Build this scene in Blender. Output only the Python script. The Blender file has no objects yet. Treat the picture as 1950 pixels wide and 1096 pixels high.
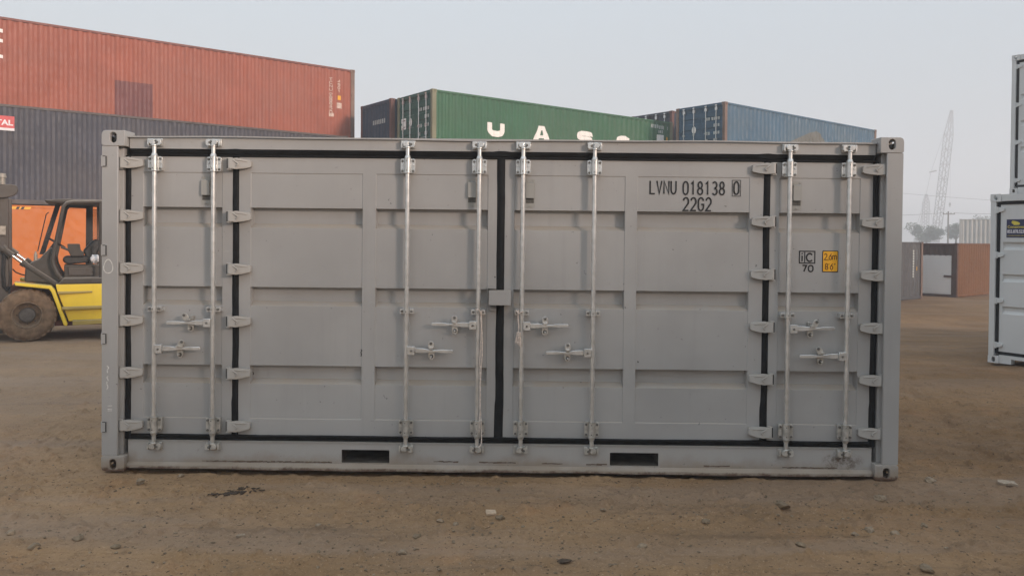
import bpy, bmesh, math, random
import numpy as np
from mathutils import Vector, Matrix, Quaternion
R = math.radians
random.seed(7)
rng = np.random.default_rng(11)
C = bpy.context.scene.collection
scn = bpy.context.scene

# ------------------------------------------------------------------ camera
CAM_H = 1.80
PITCH, ROLL = R(0.954), R(0.4)
cam_data = bpy.data.cameras.new('camera')
cam = bpy.data.objects.new('camera', cam_data)
C.objects.link(cam)
cam_data.sensor_fit = 'HORIZONTAL'
cam_data.sensor_width = 36.0
cam_data.lens = 1500.0 / 1950.0 * 36.0
cam_data.shift_y = -70.0 / 1950.0
cam_data.clip_start = 0.05
cam_data.clip_end = 5000
fw = Vector((0, math.cos(PITCH), -math.sin(PITCH)))
r0 = Vector((1, 0, 0)); u0 = r0.cross(fw)
r1 = r0 * math.cos(ROLL) + u0 * math.sin(ROLL)
u1 = u0 * math.cos(ROLL) - r0 * math.sin(ROLL)
cam.matrix_world = Matrix(((r1.x, u1.x, -fw.x, 0), (r1.y, u1.y, -fw.y, 0), (r1.z, u1.z, -fw.z, CAM_H), (0, 0, 0, 1)))
scn.camera = cam

# ------------------------------------------------------------------ world, sun, exposure
SUN_EL, SUN_AZ = R(13.0), R(134.0)       # azimuth clockwise from +Y (north)
to_sun = Vector((math.sin(SUN_AZ) * math.cos(SUN_EL), math.cos(SUN_AZ) * math.cos(SUN_EL), math.sin(SUN_EL)))
w = bpy.data.worlds.new('World'); scn.world = w
w.use_nodes = True
nt = w.node_tree; nt.nodes.clear()
out = nt.nodes.new('ShaderNodeOutputWorld')
bg = nt.nodes.new('ShaderNodeBackground')
sky = nt.nodes.new('ShaderNodeTexSky')
sky.sky_type = 'NISHITA'; sky.sun_disc = False
sky.sun_elevation = SUN_EL; sky.sun_rotation = SUN_AZ
sky.dust_density = 6.0; sky.air_density = 1.5; sky.ozone_density = 1.0
mixn = nt.nodes.new('ShaderNodeMix'); mixn.data_type = 'RGBA'
mixn.inputs[0].default_value = 0.72
mixn.inputs[7].default_value = (5.7, 6.65, 7.6, 1)     # smoke-grey overcast veil
nt.links.new(sky.outputs[0], mixn.inputs[6])
tcw = nt.nodes.new('ShaderNodeTexCoord'); sxw = nt.nodes.new('ShaderNodeSeparateXYZ'); nt.links.new(tcw.outputs['Generated'], sxw.inputs[0])
clw = nt.nodes.new('ShaderNodeClamp'); nt.links.new(sxw.outputs[2], clw.inputs[0])
def wmath(op, a, b):
    n = nt.nodes.new('ShaderNodeMath'); n.operation = op
    for i, v in ((0, a), (1, b)):
        if isinstance(v, (int, float)): n.inputs[i].default_value = v
        else: nt.links.new(v, n.inputs[i])
    return n.outputs[0]
zz_ = clw.outputs[0]                      # overcast veil: about 2.3 times brighter overhead than at the horizon
grad = wmath('ADD', wmath('MULTIPLY', wmath('ADD', wmath('MULTIPLY', zz_, 0.95), 0.62), zz_), 0.81)
vm = nt.nodes.new('ShaderNodeVectorMath'); vm.operation = 'SCALE'
nt.links.new(mixn.outputs[2], vm.inputs[0]); nt.links.new(grad, vm.inputs['Scale'])
nt.links.new(vm.outputs[0], bg.inputs[0])
bg.inputs[1].default_value = 0.10
nt.links.new(bg.outputs[0], out.inputs[0])
sun_d = bpy.data.lights.new('sun', 'SUN'); sun_d.energy = 5.0; sun_d.angle = R(9.0); sun_d.color = (1.0, 0.80, 0.68)
sun = bpy.data.objects.new('sun', sun_d); C.objects.link(sun)
sun.rotation_euler = to_sun.to_track_quat('Z', 'Y').to_euler()
vs = scn.view_settings
scn.display_settings.display_device = 'sRGB'
vs.view_transform = 'Standard'; vs.look = 'None'; vs.exposure = 0.20; vs.gamma = 1.0; vs.use_curve_mapping = False
scn.cycles.max_bounces = 6; scn.cycles.diffuse_bounces = 3; scn.cycles.glossy_bounces = 3
scn.cycles.volume_bounces = 1
scn.cycles.use_denoising = True

# ------------------------------------------------------------------ materials
def newmat(name):
    m = bpy.data.materials.new(name); m.use_nodes = True
    t = m.node_tree
    return m, t, t.nodes['Principled BSDF']
def node(t, typ, **k):
    n = t.nodes.new(typ)
    for a, b in k.items(): setattr(n, a, b)
    return n
def coords(t, scale=(1, 1, 1), src='Object'):
    tc = node(t, 'ShaderNodeTexCoord'); mp = node(t, 'ShaderNodeMapping')
    mp.inputs['Scale'].default_value = scale
    t.links.new(tc.outputs[src], mp.inputs['Vector'])
    return mp.outputs['Vector']
def noise(t, vec, scale, detail=4, rough=0.55):
    n = node(t, 'ShaderNodeTexNoise')
    n.inputs['Scale'].default_value = scale; n.inputs['Detail'].default_value = detail; n.inputs['Roughness'].default_value = rough
    t.links.new(vec, n.inputs['Vector'])
    return n.outputs['Fac']
def ramp(t, fac, lo, hi, v0=0.0, v1=1.0):
    n = node(t, 'ShaderNodeMapRange'); n.interpolation_type = 'SMOOTHSTEP'
    n.inputs[1].default_value = lo; n.inputs[2].default_value = hi; n.inputs[3].default_value = v0; n.inputs[4].default_value = v1
    t.links.new(fac, n.inputs[0]); return n.outputs[0]
def mix(t, fac, a, b, blend='MIX'):
    n = node(t, 'ShaderNodeMix'); n.data_type = 'RGBA'; n.blend_type = blend
    for i, v in ((0, fac), (6, a), (7, b)):
        if isinstance(v, (int, float)): n.inputs[i].default_value = v
        elif isinstance(v, tuple): n.inputs[i].default_value = (*v, 1) if len(v) == 3 else v
        else: t.links.new(v, n.inputs[i])
    return n.outputs[2]
def math_(t, op, a, b=0.0):
    n = node(t, 'ShaderNodeMath'); n.operation = op
    for i, v in ((0, a), (1, b)):
        if isinstance(v, (int, float)): n.inputs[i].default_value = v
        else: t.links.new(v, n.inputs[i])
    return n.outputs[0]
def bump(t, p, h, strength, dist=0.01):
    b = node(t, 'ShaderNodeBump'); b.inputs['Strength'].default_value = strength; b.inputs['Distance'].default_value = dist
    t.links.new(h, b.inputs['Height']); t.links.new(b.outputs[0], p.inputs['Normal'])

RUST = (0.085, 0.042, 0.024)
DUST = (0.36, 0.305, 0.245)
def paint(name, col, rough=0.5, var=0.18, streak=0.0, rust=0.0, dust=0.0, dustz=None, fleck=0.0, bumpy=0.0, fade=None, rustz=None, scuff=0.0, smear=False):
    """weathered paint: broad tone changes, vertical wash streaks, rust blotches, dust on ledges and low down"""
    m, t, p = newmat(name)
    v = coords(t)
    c = mix(t, ramp(t, noise(t, v, 0.9, 5), 0.3, 0.7), tuple(x * (1 - var) for x in col), tuple(x * (1 + var * 0.7) for x in col))
    if fade:
        c = mix(t, ramp(t, noise(t, v, 0.35, 4), 0.42, 0.68, 0, 0.7), c, fade)
    if streak:
        sv = coords(t, (9, 9, 0.35))
        c = mix(t, ramp(t, noise(t, sv, 1.0, 5, 0.65), 0.52, 0.8, 0, streak), c, tuple(min(1, x * 0.55 + 0.05) for x in col))
        sv2 = coords(t, (23, 23, 0.6))
        c = mix(t, ramp(t, noise(t, sv2, 1.0, 3, 0.65), 0.60, 0.85, 0, streak * 0.7), c, tuple(min(1, x * 1.3 + 0.05) for x in col))
    if dust:
        g = node(t, 'ShaderNodeNewGeometry'); sx = node(t, 'ShaderNodeSeparateXYZ')
        t.links.new(g.outputs['True Normal'], sx.inputs[0])
        f = math_(t, 'MULTIPLY', ramp(t, sx.outputs[2], 0.25, 0.75, 0, dust), ramp(t, noise(t, v, 5, 4), 0.25, 0.7, 0.5, 1))
        c = mix(t, f, c, DUST)
    if dustz:
        ss = node(t, 'ShaderNodeSeparateXYZ'); t.links.new(v, ss.inputs[0])
        hgt = math_(t, 'ADD', ss.outputs[2], math_(t, 'MULTIPLY', math_(t, 'SUBTRACT', noise(t, v, 3.2, 5, 0.7), 0.5), dustz * 1.4))
        c = mix(t, ramp(t, hgt, 0.02, dustz, 0.8, 0), c, (0.255, 0.20, 0.145))
    if rustz:
        ss = node(t, 'ShaderNodeSeparateXYZ'); t.links.new(v, ss.inputs[0])
        hgt = math_(t, 'ADD', ss.outputs[2], math_(t, 'MULTIPLY', math_(t, 'SUBTRACT', noise(t, v, 14, 5, 0.75), 0.5), rustz * 2.2))
        c = mix(t, ramp(t, hgt, rustz * 0.3, rustz, 0.9, 0), c, RUST)
    if scuff:
        sv3 = coords(t, (1.0, 1.0, 3.0))
        c = mix(t, ramp(t, noise(t, sv3, 5.0, 8, 0.8), 0.60, 0.80, 0, scuff), c, tuple(min(1, x * 1.25 + 0.02) for x in col))
        c = mix(t, ramp(t, noise(t, v, 2.6, 9, 0.82), 0.60, 0.78, 0, scuff), c, tuple(x * 0.72 for x in col))
    if smear:                                 # rubbed-in mud near the lower right corner of the sill
        ss = node(t, 'ShaderNodeSeparateXYZ'); t.links.new(v, ss.inputs[0])
        dx = math_(t, 'MULTIPLY', math_(t, 'SUBTRACT', ss.outputs[0], 5.66), 5.5); dz = math_(t, 'MULTIPLY', math_(t, 'SUBTRACT', ss.outputs[2], 0.125), 11.0)
        dd = math_(t, 'ADD', math_(t, 'MULTIPLY', dx, dx), math_(t, 'MULTIPLY', dz, dz))
        c = mix(t, math_(t, 'MULTIPLY', ramp(t, dd, 0.05, 1.0, 0.9, 0), ramp(t, noise(t, v, 22, 6, 0.75), 0.42, 0.62)), c, (0.10, 0.068, 0.045))
    rgh = rough
    if rust:
        f = ramp(t, noise(t, v, 2.3, 8, 0.72), 0.70 - 0.14 * rust, 0.76 - 0.08 * rust, 0, 0.9)
        c = mix(t, f, c, RUST)
    if fleck:
        f = ramp(t, noise(t, v, 38, 2, 0.5), 0.74 - 0.06 * fleck, 0.78, 0, 0.8)
        c = mix(t, f, c, tuple(x * 0.35 for x in col))
    t.links.new(c, p.inputs['Base Color'])
    rr = ramp(t, noise(t, v, 6, 3), 0.3, 0.7, max(0.05, rough - 0.09), min(1, rough + 0.12))
    t.links.new(rr, p.inputs['Roughness'])
    p.inputs['Specular IOR Level'].default_value = 0.35
    if bumpy:
        bump(t, p, noise(t, v, 2.2, 3), bumpy, 0.02)
    return m
def plain(name, col, rough=0.6, metal=0.0, var=0.2, scale=30):
    m, t, p = newmat(name)
    v = coords(t)
    c = mix(t, ramp(t, noise(t, v, scale, 4), 0.3, 0.7), tuple(x * (1 - var) for x in col), tuple(min(1, x * (1 + var)) for x in col))
    t.links.new(c, p.inputs['Base Color'])
    p.inputs['Roughness'].default_value = rough; p.inputs['Metallic'].default_value = metal
    p.inputs['Specular IOR Level'].default_value = 0.35
    return m
M = {}
M['grey'] = paint('grey_container_paint', (0.352, 0.347, 0.338), 0.44, 0.11, streak=0.26, dust=0.9, bumpy=0.20, scuff=0.45, fleck=0.2)
M['grey_low'] = paint('grey_sill_paint', (0.368, 0.358, 0.343), 0.5, 0.08, streak=0.10, dust=0.8, dustz=0.16, rustz=0.040, smear=True, fleck=0.3, rust=0.25)
M['grey_hinge'] = paint('grey_hinge_paint', (0.395, 0.384, 0.362), 0.45, 0.08, dust=0.6)
M['galv'] = plain('galvanised_steel', (0.62, 0.625, 0.61), 0.27, 0.62, 0.12, 18)
M['galv_low'] = plain('dusty_galvanised_steel', (0.46, 0.445, 0.41), 0.40, 0.45, 0.22, 25)
M['bolt'] = plain('dark_bolt', (0.13, 0.125, 0.115), 0.55, 0.3, 0.25, 40)
M['pocket'] = plain('dusty_pocket_lining', (0.10, 0.085, 0.07), 0.8, 0, 0.3, 10)
M['rubber'] = plain('black_rubber', (0.009, 0.0095, 0.0105), 0.7, 0, 0.3, 12)
M['rubber'].node_tree.nodes['Principled BSDF'].inputs['Specular IOR Level'].default_value = 0.18
M['black_mark'] = plain('black_lettering', (0.012, 0.012, 0.013), 0.5, 0, 0.2, 40)
M['dark'] = plain('unlit_steel', (0.02, 0.019, 0.018), 0.8, 0, 0.3, 10)
M['yellow_mark'] = plain('yellow_sticker', (0.80, 0.40, 0.02), 0.45, 0, 0.06, 30)
M['white_mark'] = plain('white_lettering', (0.84, 0.80, 0.76), 0.6, 0, 0.08, 20)
M['pink_mark'] = plain('faded_white_lettering', (0.60, 0.45, 0.38), 0.7, 0, 0.25, 20)
M['pale_mark'] = plain('worn_white_lettering', (0.42, 0.44, 0.42), 0.7, 0, 0.25, 20)
M['chalk'] = plain('chalk_line', (0.62, 0.61, 0.58), 0.9, 0, 0.2, 60)
M['scrape'] = plain('bare_rusty_scrape', (0.12, 0.085, 0.062), 0.8, 0, 0.3, 40)
M['vent'] = paint('vent_paint', (0.315, 0.31, 0.288), 0.5, 0.05)
M['vent_dark'] = plain('vent_mesh', (0.10, 0.098, 0.09), 0.8, 0, 0.2, 80)
M['cord'] = plain('white_cord', (0.60, 0.52, 0.46), 0.9, 0, 0.25, 90)
M['red'] = paint('red_container_paint', (0.325, 0.092, 0.056), 0.6, 0.10, streak=0.32, rust=0.10, fade=(0.300, 0.105, 0.072))
M['red_dark'] = paint('maroon_patch_paint', (0.17, 0.060, 0.056), 0.6, 0.12, streak=0.2)
M['red_rail'] = paint('rusty_red_rail', (0.19, 0.070, 0.055), 0.6, 0.2, rust=0.5)
M['navy'] = paint('faded_navy_paint', (0.060, 0.060, 0.076), 0.6, 0.14, streak=0.35, rust=0.12, fade=(0.085, 0.076, 0.078))
M['orange'] = paint('orange_container_paint', (0.54, 0.140, 0.012), 0.5, 0.06, streak=0.12, rust=0.02, fade=(0.48, 0.140, 0.022))
M['green'] = paint('green_container_paint', (0.036, 0.122, 0.062), 0.55, 0.10, streak=0.22, rust=0.03, fade=(0.055, 0.122, 0.068))
M['green_door'] = paint('shaded_green_door_paint', (0.014, 0.080, 0.060), 0.55, 0.12, streak=0.2)  # darker, cooler green: shade of the door end put into the paint
M['blue'] = paint('blue_container_paint', (0.058, 0.120, 0.185), 0.55, 0.1, streak=0.3, rust=0.06, fade=(0.085, 0.130, 0.165))
M['blue_door'] = paint('shaded_blue_door_paint', (0.020, 0.075, 0.130), 0.55, 0.12, streak=0.25)  # side blue darkened, the door end's shade put into the colour
M['teal'] = paint('dark_blue_end_paint', (0.014, 0.038, 0.070), 0.55, 0.12, streak=0.3)
M['slate'] = paint('dark_slate_paint', (0.022, 0.034, 0.054), 0.6, 0.15, streak=0.3, rust=0.2)
M['tan'] = paint('tan_primer_patch', (0.150, 0.148, 0.132), 0.7, 0.2, streak=0.3)
M['post_brown'] = paint('rust_brown_post', (0.13, 0.058, 0.048), 0.65, 0.2, rust=0.6)
M['post_grey'] = paint('worn_post', (0.20, 0.13, 0.10), 0.65, 0.25, rust=0.8)
M['post_olive'] = paint('worn_olive_post', (0.21, 0.20, 0.13), 0.6, 0.2, rust=0.3)
M['grime_rail'] = paint('grimy_rail', (0.10, 0.085, 0.08), 0.7, 0.25, rust=0.7)
M['roof'] = paint('container_roof', (0.12, 0.11, 0.10), 0.7, 0.2, rust=0.6)
M['charcoal'] = paint('charcoal_container_paint', (0.075, 0.072, 0.075), 0.6, 0.15, streak=0.4, rust=0.3)
M['rustbrown'] = paint('rust_brown_paint', (0.150, 0.056, 0.013), 0.65, 0.1, streak=0.3, fade=(0.165, 0.066, 0.019))
M['rustdark'] = paint('dark_rust_paint', (0.085, 0.035, 0.022), 0.7, 0.2, rust=0.6)
M['rollup'] = paint('white_rollup_paint', (0.90, 0.87, 0.84), 0.5, 0.03, streak=0.08)
M['white'] = paint('white_container_paint', (0.58, 0.59, 0.58), 0.5, 0.05, streak=0.12, dust=0.2, rustz=0.01)
M['offwhite'] = paint('aged_white_paint', (0.50, 0.50, 0.48), 0.6, 0.08, streak=0.3, rust=0.05)
M['sign_blue'] = plain('dark_blue_sign', (0.018, 0.022, 0.075), 0.45, 0, 0.1, 12)
M['sign_yellow'] = plain('yellow_sign_print', (0.58, 0.49, 0.07), 0.5, 0, 0.1, 12)
M['sign_white'] = plain('white_sign_print', (0.70, 0.68, 0.70), 0.5, 0, 0.05, 12)
M['sign_red'] = plain('red_sign', (0.56, 0.075, 0.08), 0.5, 0, 0.1, 6)
M['fl_yellow'] = paint('forklift_yellow_paint', (0.86, 0.62, 0.05), 0.42, 0.10, streak=0.25, fade=(0.80, 0.58, 0.09), dust=0.75, fleck=0.5, rust=0.12)
M['fl_step'] = paint('worn_step_paint', (0.40, 0.30, 0.085), 0.7, 0.25, rust=0.3, dust=0.6)
M['fl_dark'] = paint('forklift_black_paint', (0.062, 0.053, 0.045), 0.6, 0.4, streak=0.35, dust=0.7, rust=0.15)
M['fl_black'] = plain('black_frame', (0.016, 0.015, 0.015), 0.55, 0, 0.3, 15)
M['fl_mast'] = paint('greasy_mast_steel', (0.085, 0.072, 0.062), 0.55, 0.25, dust=0.6, rust=0.3)
M['fl_pale'] = plain('bare_steel', (0.30, 0.27, 0.23), 0.5, 0.3, 0.2, 20)
M['fl_chassis'] = plain('red_brown_chassis', (0.10, 0.030, 0.022), 0.7, 0, 0.3, 12)
M['seat'] = plain('worn_black_vinyl', (0.024, 0.023, 0.022), 0.5, 0, 0.4, 25)
M['chrome'] = plain('chrome_rod', (0.8, 0.79, 0.77), 0.18, 1.0, 0.03, 10)
M['glass'] = plain('smoked_glass', (0.30, 0.16, 0.11), 0.15, 0, 0.1, 5)
_t = M['glass'].node_tree; _p = _t.nodes['Principled BSDF']
_p.inputs['Alpha'].default_value = 0.30
M['tyre'] = plain('dusty_tyre', (0.19, 0.125, 0.078), 0.9, 0, 0.3, 9)
M['rim'] = plain('dusty_rim', (0.23, 0.16, 0.105), 0.8, 0, 0.25, 12)
M['hub'] = plain('grey_hub', (0.105, 0.09, 0.08), 0.7, 0, 0.25, 15)
M['bag'] = plain('white_plastic', (0.72, 0.71, 0.73), 0.5, 0, 0.08, 30)
M['crane'] = plain('faded_crane_steel', (0.06, 0.05, 0.05), 0.7, 0, 0.15, 2)
M['pole'] = plain('weathered_wood_pole', (0.11, 0.09, 0.075), 0.9, 0, 0.2, 4)
M['wire'] = plain('wire', (0.05, 0.05, 0.05), 0.7, 0, 0.1, 4)
M['bark'] = plain('bark', (0.07, 0.05, 0.035), 0.9, 0, 0.3, 6)
M['card'] = plain('cardboard', (0.46, 0.34, 0.235), 0.85, 0, 0.15, 40)
M['debris'] = plain('dark_debris', (0.060, 0.040, 0.026), 0.9, 0, 0.4, 60)
M['chip'] = plain('pale_wood_chip', (0.30, 0.235, 0.17), 0.85, 0, 0.2, 50)
def leafmat():
    m, t, p = newmat('leaf')
    g = node(t, 'ShaderNodeNewGeometry')
    c = mix(t, g.outputs['Random Per Island'], (0.025, 0.045, 0.022), (0.075, 0.10, 0.05))
    t.links.new(c, p.inputs['Base Color']); p.inputs['Roughness'].default_value = 0.7
    return m
M['leaf'] = leafmat()
def rockmat(name, a, b):
    m, t, p = newmat(name)
    v = coords(t)
    g = node(t, 'ShaderNodeNewGeometry')
    c = mix(t, g.outputs['Random Per Island'], a, b)
    c = mix(t, ramp(t, noise(t, v, 40, 4), 0.35, 0.7, 0, 0.6), c, tuple(x * 0.6 for x in a))
    t.links.new(c, p.inputs['Base Color']); p.inputs['Roughness'].default_value = 0.9
    bump(t, p, noise(t, v, 60, 4), 0.5, 0.01)
    return m
M['rock'] = rockmat('stone', (0.215, 0.155, 0.098), (0.32, 0.24, 0.16))
M['pebble'] = rockmat('pebble_stone', (0.13, 0.088, 0.052), (0.31, 0.23, 0.148))
M['clod'] = rockmat('dirt_clod', (0.17, 0.12, 0.072), (0.23, 0.165, 0.10))
def groundmat():
    m, t, p = newmat('packed_dirt')
    v = coords(t)
    vs_ = coords(t, (0.30, 1.6, 1))          # vehicles run left to right: streaks along x
    base = mix(t, ramp(t, noise(t, v, 0.5, 6, 0.6), 0.34, 0.66), (0.348, 0.226, 0.110), (0.506, 0.342, 0.180))
    base = mix(t, ramp(t, noise(t, vs_, 0.9, 7, 0.65), 0.46, 0.66, 0, 0.6), base, (0.366, 0.266, 0.168))
    base = mix(t, ramp(t, noise(t, v, 1.5, 6, 0.65), 0.54, 0.72, 0, 0.5), base, (0.555, 0.322, 0.146))
    base = mix(t, ramp(t, noise(t, v, 3.6, 7, 0.72), 0.52, 0.72, 0, 0.55), base, (0.232, 0.158, 0.089))
    base = mix(t, ramp(t, noise(t, vs_, 7.0, 7, 0.75), 0.54, 0.70, 0, 0.5), base, (0.207, 0.144, 0.084))
    base = mix(t, ramp(t, noise(t, v, 24, 6, 0.8), 0.50, 0.70, 0, 0.55), base, (0.165, 0.114, 0.066))
    base = mix(t, ramp(t, noise(t, v, 62, 4, 0.65), 0.58, 0.70, 0, 0.6), base, (0.683, 0.516, 0.324))
    base = mix(t, ramp(t, noise(t, v, 40, 2, 0.5), 0.665, 0.695, 0, 0.85), base, (0.073, 0.050, 0.032))
    vw = coords(t, (0.10, 1.25, 1))          # broad compacted wheel lanes
    base = mix(t, ramp(t, noise(t, vw, 1.1, 4, 0.55), 0.50, 0.62, 0, 0.40), base, (0.43, 0.335, 0.235))
    base = mix(t, ramp(t, noise(t, vw, 2.6, 6, 0.7), 0.55, 0.68, 0, 0.42), base, (0.20, 0.145, 0.095))
    # shade painted into the soil colour on the right; paler grey dust on the left
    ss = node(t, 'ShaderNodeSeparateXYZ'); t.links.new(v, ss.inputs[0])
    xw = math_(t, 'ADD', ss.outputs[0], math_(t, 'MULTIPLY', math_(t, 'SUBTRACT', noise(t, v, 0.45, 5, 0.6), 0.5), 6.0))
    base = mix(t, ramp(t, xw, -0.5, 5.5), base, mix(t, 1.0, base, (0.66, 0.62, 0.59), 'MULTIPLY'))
    base = mix(t, ramp(t, xw, -5.5, -2.2, 0.40, 0.0), base, (0.40, 0.305, 0.215))
    base = mix(t, 1.0, base, (0.82, 0.775, 0.81), 'MULTIPLY')
    t.links.new(base, p.inputs['Base Color'])
    p.inputs['Roughness'].default_value = 0.95; p.inputs['Specular IOR Level'].default_value = 0.12
    h = math_(t, 'ADD', math_(t, 'MULTIPLY', noise(t, v, 12, 9, 0.75), 1.0), math_(t, 'MULTIPLY', noise(t, v, 60, 6, 0.75), 0.45))
    bump(t, p, h, 0.8, 0.04)
    return m
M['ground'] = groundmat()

# ------------------------------------------------------------------ mesh builder
class MB:
    def __init__(s): s.v = []; s.f = []; s.m = []; s.cur = 0
    def add(s, vs, fs):
        o = len(s.v); s.v.extend(tuple(map(float, q)) for q in vs); n0 = len(s.f); s.f.extend(tuple(i + o for i in f) for f in fs); s.m.extend([s.cur] * (len(s.f) - n0))
    def box(s, x0, x1, y0, y1, z0, z1):
        s.add([(x0, y0, z0), (x1, y0, z0), (x1, y1, z0), (x0, y1, z0), (x0, y0, z1), (x1, y0, z1), (x1, y1, z1), (x0, y1, z1)],
              [(0, 3, 2, 1), (4, 5, 6, 7), (0, 1, 5, 4), (1, 2, 6, 5), (2, 3, 7, 6), (3, 0, 4, 7)])
    def prism(s, poly, y0, y1, ax='y'):
        """poly in (a,b); extruded along ax. y: (x,z), x: (y,z), z: (x,y)"""
        def P(a, b, d): return (a, d, b) if ax == 'y' else ((d, a, b) if ax == 'x' else (a, b, d))
        n = len(poly)
        s.add([P(a, b, y0) for a, b in poly] + [P(a, b, y1) for a, b in poly],
              [tuple(range(n)), tuple(range(2 * n - 1, n - 1, -1))] + [(i, i + n, (i + 1) % n + n, (i + 1) % n) for i in range(n)])
    def cyl(s, p0, p1, r0, r1=None, n=12, cap=True):
        r1 = r0 if r1 is None else r1
        a = Vector(p0); b = Vector(p1); d = (b - a).normalized()
        u = d.orthogonal().normalized(); w_ = d.cross(u)
        vs = []
        for q, r in ((a, r0), (b, r1)):
            for i in range(n):
                th = 2 * math.pi * i / n
                vs.append(q + (u * math.cos(th) + w_ * math.sin(th)) * r)
        fs = [(i, (i + 1) % n, (i + 1) % n + n, i + n) for i in range(n)]
        if cap: fs += [tuple(range(n - 1, -1, -1)), tuple(range(n, 2 * n))]
        s.add(vs, fs)
    def tube(s, pts, r, n=8):
        pts = [Vector(p) for p in pts]
        rr = r if isinstance(r, (list, tuple)) else [r] * len(pts)
        vs = []; u = None
        for i, p in enumerate(pts):
            d = (pts[min(i + 1, len(pts) - 1)] - pts[max(i - 1, 0)]).normalized()
            u = d.orthogonal().normalized() if u is None else (u - d * u.dot(d)).normalized()
            w_ = d.cross(u)
            for k in range(n):
                th = 2 * math.pi * k / n
                vs.append(p + (u * math.cos(th) + w_ * math.sin(th)) * rr[i])
        fs = []
        for i in range(len(pts) - 1):
            for k in range(n):
                fs.append((i * n + k, i * n + (k + 1) % n, (i + 1) * n + (k + 1) % n, (i + 1) * n + k))
        fs += [tuple(range(n - 1, -1, -1)), tuple(range((len(pts) - 1) * n, len(pts) * n))]
        s.add(vs, fs)
    def lathe(s, prof, origin=(0, 0, 0), n=48, wob=None):
        """profile (radius, along-y) turned round the y axis through origin"""
        vs = []
        for r, y in prof:
            for i in range(n):
                th = 2 * math.pi * i / n
                vs.append((origin[0] + r * math.cos(th), origin[1] + y, origin[2] + r * math.sin(th)))
        fs = []
        for j in range(len(prof) - 1):
            for i in range(n):
                fs.append((j * n + i, (j + 1) * n + i, (j + 1) * n + (i + 1) % n, j * n + (i + 1) % n))
        s.add(vs, fs)
    def plate(s, outer, holes, y0, y1, depth_holes=None):
        """flat plate in x-z with real holes, from y0 (front) to y1 (back)"""
        bm = bmesh.new(); loops = [outer] + list(holes); edges = []; rings = []
        for lp in loops:
            vv = [bm.verts.new((a, y0, b)) for a, b in lp]; rings.append(vv)
            for i in range(len(vv)): edges.append(bm.edges.new((vv[i], vv[(i + 1) % len(vv)])))
        bmesh.ops.triangle_fill(bm, use_beauty=True, use_dissolve=False, edges=edges)
        bm.verts.index_update(); bm.normal_update()
        front = [tuple(q.index for q in f.verts) if f.normal.y < 0 else tuple(q.index for q in reversed(f.verts)) for f in bm.faces]
        co = [q.co.copy() for q in bm.verts]; n = len(co)
        fs = list(front) + [tuple(i + n for i in reversed(f)) for f in front]
        for vv in rings:
            ids = [q.index for q in vv]
            for i in range(len(ids)):
                a, b = ids[i], ids[(i + 1) % len(ids)]
                fs.append((a, b, b + n, a + n))
        bm.free()
        s.add([tuple(q) for q in co] + [(q.x, y1, q.z) for q in co], fs)
    def xform(s, mat):
        s.v = [tuple(mat @ Vector(q)) for q in s.v]; return s
    def build(s, name, mat, parent=None, bevel=0.0, smooth=35, fixn=True):
        me = bpy.data.meshes.new(name)
        me.from_pydata(s.v, [], s.f); me.update()
        if fixn:
            bm = bmesh.new(); bm.from_mesh(me)
            bmesh.ops.recalc_face_normals(bm, faces=bm.faces); bm.to_mesh(me); bm.free()
        if smooth:
            me.polygons.foreach_set('use_smooth', [True] * len(me.polygons))
            me.set_sharp_from_angle(angle=R(smooth))
        for q_ in (mat if isinstance(mat, (list, tuple)) else [mat]): me.materials.append(q_ if not isinstance(q_, str) else M[q_])
        if any(s.m) and len(s.m) == len(me.polygons): me.polygons.foreach_set('material_index', s.m)
        o = bpy.data.objects.new(name, me); C.objects.link(o)
        if parent: o.parent = parent
        if bevel:
            b = o.modifiers.new('bevel', 'BEVEL'); b.width = bevel; b.segments = 2; b.limit_method = 'ANGLE'; b.angle_limit = R(40)
            b.harden_normals = False
        return o
def tag(o, label=None, cat=None, group=None, kind=None):
    if label: o['label'] = label
    if cat: o['category'] = cat
    if group: o['group'] = group
    if kind: o['kind'] = kind
    return o
def empty(name, loc=(0, 0, 0), rot=(0, 0, 0)):
    o = bpy.data.objects.new(name, None); C.objects.link(o)
    o.location = loc; o.rotation_euler = rot; o.empty_display_size = 0.2
    return o
def kids(o): return [c for c in C.objects if c.parent == o]
def copy_tree(o, parent=None):
    c = o.copy(); C.objects.link(c); c.parent = parent
    for ch in kids(o): copy_tree(ch, c)
    return c
def arc(cx, cz, r, a0, a1, n=8, rz=None):
    rz = r if rz is None else rz
    return [(cx + r * math.cos(R(a0 + (a1 - a0) * i / n)), cz + rz * math.sin(R(a0 + (a1 - a0) * i / n))) for i in range(n + 1)]
def rrect(x0, x1, z0, z1, r, n=3):
    return (arc(x1 - r, z0 + r, r, -90, 0, n) + arc(x1 - r, z1 - r, r, 0, 90, n) + arc(x0 + r, z1 - r, r, 90, 180, n) + arc(x0 + r, z0 + r, r, 180, 270, n))
def stadium(cx, cz, w_, h):
    r = w_ / 2
    return arc(cx, cz + h / 2 - r, r, 0, 180, 8) + arc(cx, cz - h / 2 + r, r, 180, 360, 8)

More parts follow.
